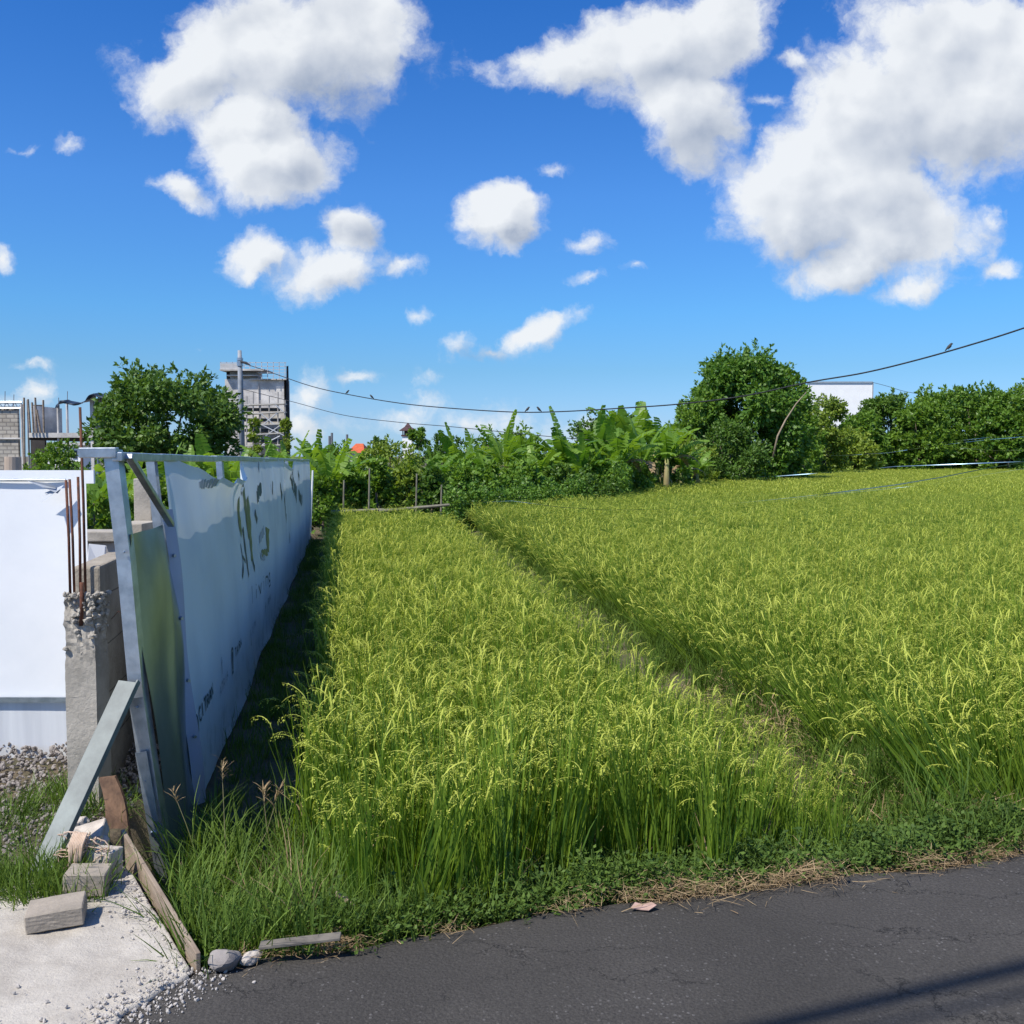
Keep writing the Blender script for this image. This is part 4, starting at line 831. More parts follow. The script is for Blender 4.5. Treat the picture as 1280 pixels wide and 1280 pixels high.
# cross wall and white sheet further back in the lot
m = MB(); m.box(-6.5, -2.62, 8.0, 8.14, .1, 1.20); o = m.build('cross_wall', CONC, bevel=.01); tag(o, 'low concrete wall with a coping crossing the lot behind the fence post', 'wall'); m = MB(); m.box(-6.5, -2.60, 7.95, 8.19, 1.204, 1.29); m.build('coping', CONC, o, bevel=.01)
m = MB(); m.poly([at(111, 680, 7.3), at(131, 682, 7.35), at(128, 716, 7.3), at(108, 722, 7.2)]); m.poly([at(131, 682, 7.35), at(134, 690, 7.5), at(131, 712, 7.5), at(128, 716, 7.3)]); o = m.build('hanging_sheet', WHITEP); so = o.modifiers.new('s', 'SOLIDIFY'); so.thickness = .01; tag(o, 'small white sheet hanging under the coping of the cross wall', 'sheet')

# rubble at the foot
def stone(name, px, py, h, size, seed, material, label, cat, rot=0.0, rough=.12):
    p = gp(px, py, h); o = lump(name, (p.x, p.y, h + size[2] * .36), size, material, seed, rough=rough, rot=(0, 0, rot)); return tag(o, label, cat)
BRK = mat('dusty_block', (.36, .31, .25), (.27, .235, .19), 9, .95, bump=.003, bscale=60); PALE = mat('pale_rubble', (.58, .52, .45), (.40, .35, .30), 12, .95, bump=.005, bscale=40)
def block(name, c, size, rz, material, label, seed, tilt=(0, 0)):
    o = rough_box(name, -size[0] / 2, size[0] / 2, -size[1] / 2, size[1] / 2, -size[2] / 2, size[2] / 2, material, (9, 1), .0018, 0, seed); o.location = c; o.rotation_euler = (tilt[0], tilt[1], rz)
    b = o.modifiers.new('b', 'BEVEL'); b.width = .004; return tag(o, label, 'block')
p = gp(66, 1158, .285); block('paving_block', (p.x, p.y + .03, .285 + .036), (.185, .13, .066), R(18), BRK, 'loose grey paving block lying flat on the pale driveway', 5, (R(2), R(-3)))
p = gp(103, 1122, .285); block('broken_block', (p.x, p.y + .05, .285 + .045), (.15, .11, .085), R(8), BRK, 'broken grey block between the paving block and the rope tangle', 6, (0, R(3)))
block('rough_block', (p.x - .0, p.y + .20, .285 + .05), (.10, .10, .10), R(-8), PALE, 'pale rubble block supporting the rope tangle', 8, (R(-6), 0))
q = at(112, 1040, 4.0); block('tilted_block', (q.x, 4.0, q.z - .02), (.13, .14, .06), R(12), PALE, 'pale broken block topmost on the rubble under the brace', 9, (R(10), R(-14)))
for k, (px, py, h, s) in enumerate(((80, 1078, .27, .11), (66, 1096, .26, .09), (90, 1062, .28, .13), (122, 1062, .28, .10), (98, 1040, .30, .11), (75, 1062, .27, .08), (128, 1088, .26, .08))):
    lab = ['pale rubble stone left of the rope tangle', 'lowest pale rubble stone beside the brace foot', 'larger pale rubble stone under the rope tangle', 'rubble stone right of the rope tangle', 'rubble stone beneath the tilted block', 'small rubble stone close against the brace', 'rubble stone beside the brown plank foot'][k]
    stone('rubble_stone', px, py, h, (s, s * .9, s * .75), 40 + k, PALE, lab, 'stone', k)
# rope / cloth tangle
m = MB(); r = random.Random(12); c0 = at(106, 1056, 3.70)
for k in range(44):
    pts_ = []; x, y, z = c0.x + r.uniform(-.07, .07), c0.y - .02 + r.uniform(-.02, .02), c0.z + r.uniform(-.05, .06); a = r.uniform(0, 6.28)
    for j in range(9): a += r.gauss(0, .55); x += .013 * math.cos(a); z += .008 * math.sin(a) - .003; pts_.append((min(max(x, c0.x - .1), c0.x + .1), y + r.uniform(-.006, .006), max(z, .30)))
    m.tube([(p_[0], p_[1], min(p_[2], c0.z + .06)) for p_ in pts_], r.uniform(.0015, .0035), 5)
for k in range(9):
    x = c0.x - .035 + k * .006; m.tube([(x + .01, c0.y - .03, c0.z + .06), (x, c0.y - .05, c0.z + .02), (x - .004 + r.uniform(-.01, .01), c0.y - .05, c0.z - .04), (x + r.uniform(-.02, .01), c0.y - .04, c0.z - .085)], [.004, .006, .006, .003], 6)
o = m.build('rope_tangle', CLOTH, smooth=True); tag(o, 'tangle of tan cloth strips and cord caught on the rubble', 'rope')
# boards
m = MB(); a = at(133, 972, 4.42); b = at(161, 1096, 4.2); wv = Vector((.045, .02, 0)); n_ = 8
for k in range(n_):
    t0, t1 = k / n_, (k + 1) / n_; f = lambda t: a.lerp(b, t) + Vector((.012 * math.sin(t * 7), 0, 0)); w0 = .7 + .5 * t0; w1 = .7 + .5 * t1
    p0, p1 = f(t0), f(t1); m.hexa([p1 - wv * w1, p1 + wv * w1, p1 + wv * w1 + Vector((0, .02, 0)), p1 - wv * w1 + Vector((0, .02, 0)), p0 - wv * w0, p0 + wv * w0, p0 + wv * w0 + Vector((0, .02, 0)), p0 - wv * w0 + Vector((0, .02, 0))])
o = m.build('leaning_plank', WOODB); tag(o, 'split brown wooden plank leaning against the foot of the concrete wall', 'plank')
a = Vector((-1.635, 4.05, .27)); b = Vector((-1.0, 3.05, .255)); m = MB(); m.beam(a, b, .016, .13); o = m.build('edge_board', WOOD, bevel=.003); tag(o, 'weathered wooden board edging the pale driveway beside the grass', 'board')
# verge debris
stone('verge_stone', 281, 1212, .262, (.115, .10, .085), 61, mat('grey_stone', (.30, .27, .25), (.20, .18, .17), 8, .9, bump=.003, bscale=50), 'round grey stone at the corner of driveway and asphalt', 'stone', .4, .05)
stone('broken_shard', 314, 1203, .262, (.08, .055, .05), 62, PALE, 'small pale concrete shard next to the round grey stone', 'stone', .9)
m = MB(); a = gp(322, 1192, .30); b = gp(424, 1184, .31); m.beam(a + Vector((0, .03, .012)), b + Vector((0, .03, .022)), .045, .010); o = m.build('thin_slab', mat('cement_board', (.19, .17, .14), (.10, .09, .08), 14, .9, bump=.002, bscale=40), bevel=.002); tag(o, 'thin grey cement slab propped over the straw at the road edge', 'slab')
m = MB(); a = gp(420, 1117, .30); b = gp(442, 1134, .27); m.tube([a, (a + b) / 2 + Vector((0, 0, .006)), b], [.011, .012, .009], 7); o = m.build('dry_stick', WOOD); tag(o, 'short pale stick lying in the weeds before the rice', 'stick')
m = MB(); a = gp(806, 1134, .285); r = random.Random(3)
P_ = [(a.x + dx, a.y + .02 + dy, .270 + r.uniform(0, .022)) for dx, dy in ((-.05, -.01), (-.03, .022), (0, .012), (.03, .02), (.045, -.005), (.015, -.02), (-.015, -.012))]
for q in ((0, 1, 2), (0, 2, 6), (2, 3, 4), (2, 4, 5), (2, 5, 6)): m.poly([P_[i] for i in q])
o = m.build('litter_scrap', mat('pink_paper', (.50, .33, .28), (.36, .24, .19), 20, .8)); so = o.modifiers.new('s', 'SOLIDIFY'); so.thickness = .003; tag(o, 'crumpled pinkish paper scrap on straw at the asphalt edge', 'litter')

# flowering grass stalks by the fence foot
def stalk(px, pb, pt, Y, sway, label):
    a = at(px, pb, Y); b = at(pt[0], pt[1], Y); m = MB(); m.tube([a, a.lerp(b, .5) + Vector((sway, 0, .01)), b], [.0022, .0018, .001], 5); o = m.build('grass_stalk', mat('straw_stalk', (.30, .25, .14), (.2, .2, .08), 9, .8))
    sp = Soup(); r = np.random.default_rng(int(px)); n = 26; t = r.uniform(.80, 1, n); base = np.array([a.lerp(b, float(q)) for q in t]); az = r.uniform(0, 6.28, n)
    P, d = arcs(base, az, r.uniform(.4, 1, n), r.uniform(1, 1.7, n), r.uniform(.02, .07, n), 4); ribbons(sp, P, np.tile(np.array([[.0008, .0016, .0018, .0004]]), (n, 1)), np.stack([-np.sin(az), np.cos(az), 0 * az], -1), r.uniform(.3, 1, n))
    link('seed_head', sp.mesh('seed_head', [DRY]), o); tag(o, label, 'grass stalk')
stalk(283, 1080, (277, 950), 4.1, .0, 'tallest thin seed stalk standing straight before the dark strip')
stalk(345, 1090, (328, 985), 4.3, -.01, 'seed stalk with a spreading brown head near the rice corner')
stalk(300, 1100, (350, 985), 4.2, .03, 'seed stalk arching to the right over the fence-foot grass')
stalk(250, 1080, (215, 985), 4.2, .0, 'seed stalk leaning left in front of the blue steel sheet')

# ------------------------------------------------------------------ trees, bananas, hedge
def crown_soup(sp, r, centres, rad, per, ln, mm=0, up=.35, flat=.75):
    for (c, cr) in zip(centres, rad):
        n = int(per * (cr ** 1.6)) + 8; v = unit(r.normal(0, 1, (n, 3))); rr_ = cr * r.uniform(.45, 1.08, n) ** .7; p = c + v * rr_[:, None] * np.array([1, 1, flat])
        D = unit(v * .7 + r.normal(0, .55, (n, 3)) + np.array([0, 0, -.15])); Nn = unit(v + r.normal(0, .5, (n, 3)) + np.array([0, 0, up])); U = unit(np.cross(D, Nn))
        cl = r.uniform(-.15, .15); t = np.clip(r.uniform(.05, .95, n) + cl, 0, 1); s = ln * r.uniform(.7, 1.3, n)
        leafquads(sp, p, D, U, s, s * .55, t, mm)
def tree_mesh(seed, H_, W_, trunk, leafm, leaf, nclump, per=900, shape='round', low=.25, squash=1.0):
    r = np.random.default_rng(seed); cen = []; rad = []
    for k in range(nclump):
        a = r.uniform(0, 6.283); z = r.uniform(0, 1)
        prof = {'round': math.sin(math.pi * min(.12 + z * .80, 1)) ** .6, 'dome': (1 - z ** 2.2) ** .5 + .05, 'column': .8 - .5 * z}[shape]
        q = r.uniform(.25, 1) ** .5 * prof * W_ / 2; cr = r.uniform(.14, .28) * W_ / 2 * (1.0 if shape != 'column' else 1.6)
        cen.append(np.array([math.cos(a) * q, math.sin(a) * q, low * H_ + z * (1 - low) * H_ - cr * .6])); rad.append(cr)
    cen = [c * np.array([1, squash, 1]) for c in cen]
    sp = Soup(); crown_soup(sp, r, cen, rad, per, leaf)
    # loose sprigs that break the outline
    n = int(nclump * 7); i = r.integers(0, nclump, n); v = unit(r.normal(0, 1, (n, 3)) + np.array([0, 0, .4]))
    for k in range(n):
        c = cen[i[k]] + v[k] * rad[i[k]] * 1.05; m_ = 9; t = np.linspace(0, rad[i[k]] * .5, m_)[:, None]; p = c + v[k] * t; D = unit(v[k] + r.normal(0, .8, (m_, 3))); U = unit(np.cross(D, r.normal(0, 1, (m_, 3)))); leafquads(sp, p, D, U, leaf, leaf * .5, r.uniform(.2, 1, m_))
    crown = sp.mesh('crown', [leafm])
    mb = MB(); top = Vector((0, 0, H_ * .55)); tw = max(.05, W_ * .035)
    mb.tube([(0, 0, -.2), (.03 * W_, 0, H_ * low * .7), (0, .02 * W_, H_ * .55)], [tw, tw * .8, tw * .5], 8)
    for k in range(min(7, nclump)):
        c = Vector(cen[k]); b = Vector((0, 0, H_ * random.uniform(.2, .45))); mb.tube([b, b.lerp(c, .5) + Vector((0, 0, -.05 * H_)), c], [tw * .45, tw * .3, tw * .12], 6)
    return crown, mb
def place_tree(name, loc, seed, H_, W_, leafm, leaf, ncl, label, cat='tree', group=None, per=900, shape='round', low=.25, trunk=True, tk='trunk', squash=1.0):
    crown, mb = tree_mesh(seed, H_, W_, .1, leafm, leaf, ncl, per, shape, low, squash)
    t = empty(name, loc); tag(t, label, cat, group); link('crown' if cat == 'tree' else 'foliage', crown, t); mb.build('trunk' if cat == 'tree' else 'stem', BARK, t, smooth=True); return t
def tree_px(name, cx, top, base_w, Yd, seed, leafm, leaf, ncl, label, **k):
    p = at(cx, top, Yd); k.setdefault('low', .12); return place_tree(name, (p.x, Yd, 0), seed, p.z, base_w * Yd / F, leafm, leaf, ncl, label, **k)

tree_px('broadleaf_tree', 207, 460, 172, 33, 301, leafmat('left_tree_leaf', (0.035, 0.10, 0.014), (0.14, 0.24, 0.04), .3), .18, 80, 'dark broadleaf tree between the unfinished block building and the grey tower', per=620, low=.30)
tree_px('broadleaf_tree', 930, 446, 158, 52, 302, leafmat('big_tree_leaf', (0.05, 0.14, 0.016), (0.19, 0.32, 0.045), .32), .24, 150, 'tallest dense dark tree at the end of the hedge, left of the white building', per=480, low=.05)
tree_px('broadleaf_tree', 868, 492, 60, 50, 312, MIDLEAF, .20, 50, 'lower left shoulder tree leaning against the tallest dense tree', per=480, low=.05)
tree_px('broadleaf_tree', 1028, 497, 70, 70, 303, YELLEAF, .24, 90, 'yellow-green tree in front of the white building', per=420, low=.05)
tree_px('broadleaf_tree', 1002, 520, 60, 66, 313, MIDLEAF, .24, 50, 'green tree squeezed between the tallest dense tree and the yellow-green tree', per=420, low=.05)
RG = [(1080, 520, 60, 84, MIDLEAF, 'small mid-green tree just below the white building corner'), (1108, 497, 80, 88, DARKLEAF, 'darker round tree immediately right of the white building'), (1150, 503, 66, 84, MIDLEAF, 'low bushy tree between the two tallest trees of the right-hand row'),
      (1182, 486, 96, 92, MIDLEAF, 'broad bright-topped tree in the middle of the right-hand row'), (1222, 488, 84, 86, MIDLEAF, 'round tree of the right-hand row with a flat even top'), (1262, 497, 70, 82, MIDLEAF, 'dark bushy tree of the right-hand row near the frame edge'), (1285, 470, 70, 96, MIDLEAF, 'tallest tree of the right-hand row, rising behind the others'), (1325, 484, 90, 88, MIDLEAF, 'outermost tree of the right-hand row'), (1064, 540, 60, 78, YELLEAF, 'pale low tree before the right-hand row, under the white building')]
for k, (cx, top, w, Yd, lm, lab) in enumerate(RG): tree_px('broadleaf_tree', cx, top, w, Yd, 320 + k, lm, .34, 85, lab, per=230, low=.02, group='trees behind the right paddy')
tree_px('slim_tree', 318, 518, 20, 40, 340, YELLEAF, .13, 24, 'slim vine-clad tree in front of the tower scaffolding', shape='column', per=900)
tree_px('slim_tree', 357, 522, 17, 42, 341, YELLEAF, .13, 22, 'thinner slim tree at the right corner of the grey tower', shape='column', per=900)
tree_px('broadleaf_tree', 760, 520, 120, 44, 342, DARKLEAF, .18, 60, 'dark tree showing above the bananas in the middle of the row', per=450)
tree_px('broadleaf_tree', 474, 541, 26, 48, 343, DARKLEAF, .18, 24, 'small round dark tree right of the orange roof', per=500)
tree_px('broadleaf_tree', 522, 538, 32, 46, 344, MIDLEAF, .18, 26, 'small round tree beside the little temple tower', per=500)
tree_px('feathery_tree', 488, 552, 100, 27, 345, YELLEAF, .10, 40, 'feathery yellow-green young tree behind the bamboo rail', per=900, low=.1)
tree_px('broadleaf_tree', 425, 556, 60, 60, 346, MIDLEAF, .22, 26, 'distant tree top left of the orange roof', per=400)
tree_px('broadleaf_tree', 620, 545, 150, 44, 347, MIDLEAF, .2, 50, 'wide distant tree mass behind the middle bananas', per=400)
tree_px('broadleaf_tree', 560, 548, 70, 42, 348, DARKLEAF, .18, 30, 'dark distant tree behind the first bananas right of the temple tower', per=400)
tree_px('broadleaf_tree', 70, 556, 66, 40, 349, MIDLEAF, .16, 34, 'bushy tree growing inside the unfinished frame building', per=500)

def shrub_px(cx, base, w, top, seed, lm, leaf, ncl, label, Yd=None, per=900, cat='shrub', group=None, name='shrub'):
    if Yd is None: Yd = gp(cx, base, 0).y
    p = at(cx, top, Yd); return place_tree(name, (p.x, Yd, 0), seed, max(p.z, .3), w * Yd / F, lm, leaf, ncl, label, cat=cat, group=group, per=per, shape='dome', low=.02)
# shrubs backing the hedge, left to right
SH = [(402, 600, 50, 23.2, MIDLEAF, 'leafy shrub behind the far end of the banner fence'), (437, 588, 52, 24.0, HEDGEM, 'shrub at the left end of the bamboo rail'), (470, 575, 54, 24.2, MIDLEAF, 'shrub behind the first bamboo post'), (505, 580, 56, 24.6, YELLEAF, 'yellowish shrub behind the middle of the bamboo rail'),
      (538, 590, 50, 24.2, DARKLEAF, 'dark shrub where the bamboo rail ends'), (572, 576, 56, 25.8, HEDGEM, 'tall shrub at the start of the clipped hedge'), (610, 582, 60, 26.5, MIDLEAF, 'rounded shrub behind the clipped hedge below the banana leaves'), (655, 576, 62, 27.5, HEDGEM, 'shrub rising behind the middle of the clipped hedge'), (700, 584, 60, 28.5, DARKLEAF, 'dark bluish shrub behind the clipped hedge'),
      (745, 578, 64, 30, HEDGEM, 'shrub left of the hedge corner'), (790, 566, 66, 34, MIDLEAF, 'shrub above the hedge corner'), (828, 560, 70, 40, HEDGEM, 'spreading shrub between the hedge corner and the big tree'), (866, 548, 66, 45, YELLEAF, 'brighter shrub below the shoulder tree')]
for k, (cx, top, w, Yd, lm, lab) in enumerate(SH): shrub_px(cx, 0, w, top, 360 + k, lm, .10 + Yd * .0015, 30, lab, Yd=Yd, per=1100, group='shrubs behind the hedge')
shrub_px(913, 0, 92, 528, 380, DARKLEAF, .15, 70, 'large rounded bush in front of the tallest dense tree', Yd=47, per=700)
shrub_px(968, 0, 50, 560, 381, YELLEAF, .2, 24, 'low yellowish bush right of the large rounded bush', Yd=74, per=300)
for k, (cx, top, w, Yd, lm, lab) in enumerate([(1005, 566, 60, 84, MIDLEAF, 'low scrub bush at the far paddy edge under the yellow-green tree'), (1050, 564, 66, 85, DARKLEAF, 'low dark scrub bush at the far paddy edge below the tapes'), (1110, 566, 70, 86, MIDLEAF, 'low scrub bush under the darker round tree'), (1170, 564, 76, 86, DARKLEAF, 'low dark bush under the broad bright-topped tree'), (1235, 562, 80, 86, MIDLEAF, 'low bush at the right end of the far paddy edge'), (1300, 560, 80, 86, DARKLEAF, 'low bush beyond the right frame edge')]):
    shrub_px(cx, 0, w, top, 390 + k, lm, .3, 22, lab, Yd=Yd, per=240, group='bushes along the far paddy edge')
# clipped-looking hedge along the back of the right paddy
def hedge(label, pts, h, wd, seed, lm, leaf, dens):
    r = np.random.default_rng(seed); sp = Soup(); cen = []; rad = []
    for (x0, y0), (x1, y1) in zip(pts[:-1], pts[1:]):
        n = int(math.hypot(x1 - x0, y1 - y0) / .22)
        for k in range(n):
            t = (k + r.uniform(0, 1)) / n; hh = h * r.uniform(.75, 1.12)
            for z in np.arange(.12, hh, .25): cen.append(np.array([x0 + (x1 - x0) * t + r.normal(0, .06), y0 + (y1 - y0) * t + r.uniform(-wd, wd) / 2, z])); rad.append(r.uniform(.15, .26))
    crown_soup(sp, r, cen, rad, dens, leaf, flat=1)
    t = empty('hedge', (pts[0][0], pts[0][1], 0)); tag(t, label, 'hedge'); me = sp.mesh('foliage', [lm]); o = link('foliage', me, t); o.matrix_parent_inverse = Matrix.Translation(-t.location)
hedge('dense green hedge closing the back of the right paddy', [(-1.5, 23.1), (2.1, 28.0)], 1.15, .8, 401, HEDGEM, .085, 1500)
hedge('darker part of the hedge turning the corner below the banana plants', [(2.1, 28.2), (3.1, 28.9)], 1.3, .9, 402, DARKLEAF, .09, 1300)
hedge('hedge running away behind the right paddy towards the large rounded bush', [(3.2, 29.2), (4.6, 38.6), (9.2, 47.5)], 1.5, 1.0, 403, HEDGEM, .12, 800)

# banana plants
def banana_proto(seed, nl=8, H_=3.0, spike=False, dead=2):
    r = np.random.default_rng(seed); sp = Soup(); top = H_ * .52
    def leaf(az, th0, th1, L, W, t0, matd=0, tear=.5):
        s = 18; b = np.array([[.05 * math.cos(az), .05 * math.sin(az), top * r.uniform(.9, 1.02)]]); P, d = arcs(b, np.array([az]), np.array([th0]), np.array([th1]), np.array([L]), s, 1.4); P = P[0]; d = d[0]
        t = np.linspace(0, 1, s); w = W * np.clip(np.sin(np.clip((t - .14) / .86, 0, 1) ** .75 * math.pi * .93 + .05), 0, 1) ** .6 * (t > .13) + .012; w = w * (1 + (r.uniform(0, 1, s) < tear * .4) * r.uniform(-.4, .0, s))
        a2 = az + 1.5708; side = np.array([math.cos(a2), math.sin(a2), 0]) ; nrm = np.cross(d, side)
        tw = r.uniform(-.5, .5)
        for sg in (-1, 1):
            droop = r.uniform(.1, .55)
            for k in range(s - 1):
                jag = r.uniform(-.12, .12) if r.uniform() < tear else 0; drp = droop + jag * 2.4; gap = .87 if r.uniform() < tear else 1.0
                p0, p1 = P[k], P[k] + (P[k + 1] - P[k]) * gap; sd = unit(side * sg * math.cos(drp) - np.array([0, 0, 1.]) * math.sin(drp) + nrm[k] * sg * tw * .4)
                fwd = d[k] * .28; e0 = p0 + (sd + fwd) * w[k]; e1 = p1 + (sd + fwd) * (w[k + 1] if gap == 1 else w[k])
                q = [p0, p1, e1, e0]; sp.add(q, [[0, 1, 2, 3]], np.clip(t0 + jag, 0, 1), matd)
        # midrib
        pr = P + nrm * .006; ribbons(sp, pr[None], np.linspace(.022, .004, s)[None], side[None], np.array([.95]), matd)
    a0 = r.uniform(0, 6.28)
    for k in range(nl):
        az = a0 + k * 2.4 + r.normal(0, .2); f = k / (nl - 1); leaf(az, .15 + .45 * (1 - f) + abs(r.normal(0, .12)), .7 + 1.7 * (1 - f) + r.normal(0, .35), H_ * r.uniform(.36, .60), H_ * r.uniform(.06, .10), r.uniform(.05, .95), 0, r.uniform(.3, .95))
    if spike: leaf(r.uniform(0, 6.28), .08, .55, H_ * .62, H_ * .05, .9, 0, .6)
    for k in range(dead): az = r.uniform(0, 6.28); leaf(az, 1.0, 2.9, H_ * .42, H_ * .045, r.uniform(.2, .9), 1, .9)
    return sp.mesh('leaves', [BANANA, DRY]), H_
def stem_mesh(H_, seed):
    m = MB(); r = random.Random(seed); m.tube([(0, 0, -.1), (.02, .01, H_ * .25), (0, 0, H_ * .54)], [H_ * .042, H_ * .036, H_ * .024], 10)
    for k in range(5): a = r.uniform(0, 6.28); z = H_ * r.uniform(.15, .45); c, s_ = math.cos(a) * H_ * .04, math.sin(a) * H_ * .04; m.tube([(c, s_, z), (c * 1.8, s_ * 1.8, z - .15), (c * 1.5, s_ * 1.5, z - .45)], [.015, .03, .008], 4)
    return m
BP = []
for k in range(7):
    me, hh = banana_proto(500 + k, nl=(11, 12, 10, 11, 10, 12, 11)[k], spike=k in (1, 3, 5, 6), dead=(2, 1, 3, 2, 1, 2, 2)[k]); BP.append((me, stem_mesh(hh, k)))
sm = []
BANS = [  # px, py of the top, distance, proto, label
 (396, 530, 29, 1, 'banana plant with an upright new leaf directly beyond the end of the banner fence'), (413, 548, 23.6, 0, 'big-leaved banana plant with bare brown stem at the far fence corner'), (438, 556, 26.5, 2, 'banana plant standing left of the orange roof'), (456, 566, 25.6, 3, 'low banana plant behind the first bamboo post'),
 (478, 568, 28, 4, 'banana plant half hidden in the shrubs left of the temple tower'), (500, 576, 27, 0, 'short banana plant below the temple tower'), (545, 548, 29, 5, 'banana plant right of the temple tower with broad pale leaves'), (572, 524, 30, 3, 'tall narrow banana plant with a curled top leaf at the hedge start'), (590, 534, 33, 6, 'banana plant with dark curled leaf behind the tall narrow one'),
 (603, 552, 29, 1, 'banana plant with a pale hanging leaf behind the hedge start'), (629, 508, 30, 5, 'tall banana plant with upright torn leaf and yellow stem'), (652, 536, 32, 2, 'banana plant with one leaf slanting right behind the hedge'), (668, 556, 29, 0, 'short wide banana plant behind the hedge middle'), (690, 548, 31, 4, 'banana plant with fanned leaves left of the pale upright leaf'),
 (705, 504, 31, 6, 'tall banana plant with pale upright leaf crossing the cable'), (727, 534, 30, 1, 'banana plant between the two pale upright leaves'), (747, 503, 33, 3, 'tall banana plant with a single pale leaf against the sky'), (754, 548, 31, 5, 'broad banana plant with sunlit arching leaves'), (773, 524, 32, 0, 'banana plant with dark bent top leaf'),
 (788, 494, 38, 2, 'tallest dark banana plant on the skyline'), (803, 512, 35, 1, 'banana plant with long pale leaves under the tallest dark one'), (820, 500, 40, 4, 'dark banana plant with leaf pointing at the big tree'), (834, 522, 37, 0, 'banana plant with drooping leaves left of the big tree'), (852, 536, 40, 6, 'yellowish banana plant beside the shoulder tree'),
 (872, 552, 42, 5, 'low banana plant in front of the shoulder tree'), (992, 556, 60, 2, 'small distant banana plant right of the large rounded bush'),
 (112, 575, 12.5, 2, 'banana plant with yellow-green leaves behind the near fence post'), (150, 566, 14.5, 0, 'banana plant behind the wooden post in the lot'), (185, 560, 16, 1, 'banana plant with large sunlit leaf behind the steel strut'), (208, 548, 21, 5, 'banana plant below the dark broadleaf tree'), (238, 552, 23, 3, 'banana plant seen over the sagging banner top'),
 (268, 540, 24, 4, 'banana plant with drooping pale leaves left of the utility pole'), (290, 556, 20, 2, 'banana plant with dry brown leaves seen through the banner gap'), (322, 548, 26, 6, 'banana plant right of the utility pole'), (345, 546, 27, 0, 'banana plant below the tower corner'), (368, 534, 29, 3, 'banana plant with upright leaf right of the grey tower'), (383, 552, 26, 5, 'banana plant just above the far end of the fence top')]
STM = {}
for k, (px, py, Yd, pr, lab) in enumerate(BANS):
    p = at(px, py, Yd); base_z = .235 if Yd < 22 and px < 380 else 0.0; s = (p.z - base_z) / (3.0 * (1.13 if pr in (1, 3, 5, 6) else 1.0))
    if lab.startswith('big-leaved'): s *= 1.0
    t = empty('banana_plant', (p.x, Yd, base_z), rng.uniform(0, 6.28)); t.scale = (s, s, s); tag(t, lab, 'banana plant', 'banana plants around the paddies')
    link('leaves', BP[pr][0], t)
    if pr not in STM: o = BP[pr][1].build('stem', PSTEM, t, smooth=True); STM[pr] = o.data
    else: link('stem', STM[pr], t)
# low bushes inside the lot behind the wall
for k, (cx, top, w, Yd, lm, lab) in enumerate([(120, 615, 70, 9.6, MIDLEAF, 'low bush behind the cross wall, between near post and hoarding'), (165, 622, 70, 10.5, HEDGEM, 'leafy bush seen between the near post and the steel strut'), (205, 600, 60, 12, MIDLEAF, 'bush behind the concrete stub pier'), (60, 585, 60, 16, DARKLEAF, 'dark bush just above the hoarding top')]):
    p = at(cx, top, Yd); place_tree('shrub', (p.x, Yd, .2), 420 + k, p.z - .2, w * Yd / F, lm, .09, 26, lab, cat='shrub', group='bushes inside the lot', per=1500, shape='dome', low=.02)
# undergrowth filling between the rows (nobody could count it)
r = np.random.default_rng(431); UG = [tree_mesh(440 + k, 1.2, 1.4, .1, MIDLEAF if k % 2 else DARKLEAF, .11, 10, 900, 'dome', .02)[0] for k in range(4)]
n = 240; x = np.concatenate([r.uniform(-16, 3, 150), r.uniform(3, 14, 60), r.uniform(14, 70, 110)]); y = np.concatenate([r.uniform(25, 42, 150), np.zeros(60), r.uniform(88, 105, 110)]); y[150:210] = np.interp(x[150:210], [3, 14], [32, 62]) + r.uniform(0, 14, 60); s = r.uniform(.7, 1.2, len(x)) * np.where(y > 80, 2.2, 1.0)
o = scatter('undergrowth', np.stack([x, y, 0 * x], -1), UG, np.stack([0 * x, 0 * x, r.uniform(0, 6.28, len(x))], -1), np.stack([s, s, s], -1), r.integers(0, 4, len(x))); tag(o, 'dark undergrowth between the banana plants and the trees', 'undergrowth')

# arching dead branch
m = MB(); pp = [at(966, 572, 48), at(972, 545, 48), at(982, 525, 48), at(995, 505, 48), at(1008, 490, 48)]; m.tube(pp, [.05, .045, .04, .03, .015], 6); o = m.build('dead_branch', mat('dead_wood', (.36, .28, .2), (.25, .2, .14), 3, .9), smooth=True); tag(o, 'bare arching branch leaning out right of the large rounded bush', 'branch')

# bamboo rail and posts at the back of the left paddy
bf = empty('bamboo_fence', (-2.5, 22.6, 0)); tag(bf, 'low rail of grey bamboo on thin posts behind the left rice strip', 'fence'); BAM = mat('grey_bamboo', (.27, .25, .19), (.15, .14, .10), 6, .7)
for a, b in (((414, 640), (480, 637)), ((474, 639), (562, 631))): m = MB(); m.tube([at(*a, 22.5), at(*b, 22.6)], [.04, .032], 8); kid(m.build('rail', BAM), bf)
for (px, t_) in ((430, 600), (462, 585), (521, 592), (552, 606)): m = MB(); b = at(px - 2, 640, 22.7); m.tube([(b.x, 22.7, -.1), at(px, t_, 22.7)], [.026, .018], 7); kid(m.build('post', BAM), bf)
m = MB(); b = at(387, 650, 22.6); m.tube([(b.x, 22.6, -.1), at(391, 588, 22.6)], .022, 8); o = m.build('white_pipe', WHITEP); tag(o, 'thin white pipe standing upright at the far end of the banner fence', 'pipe')

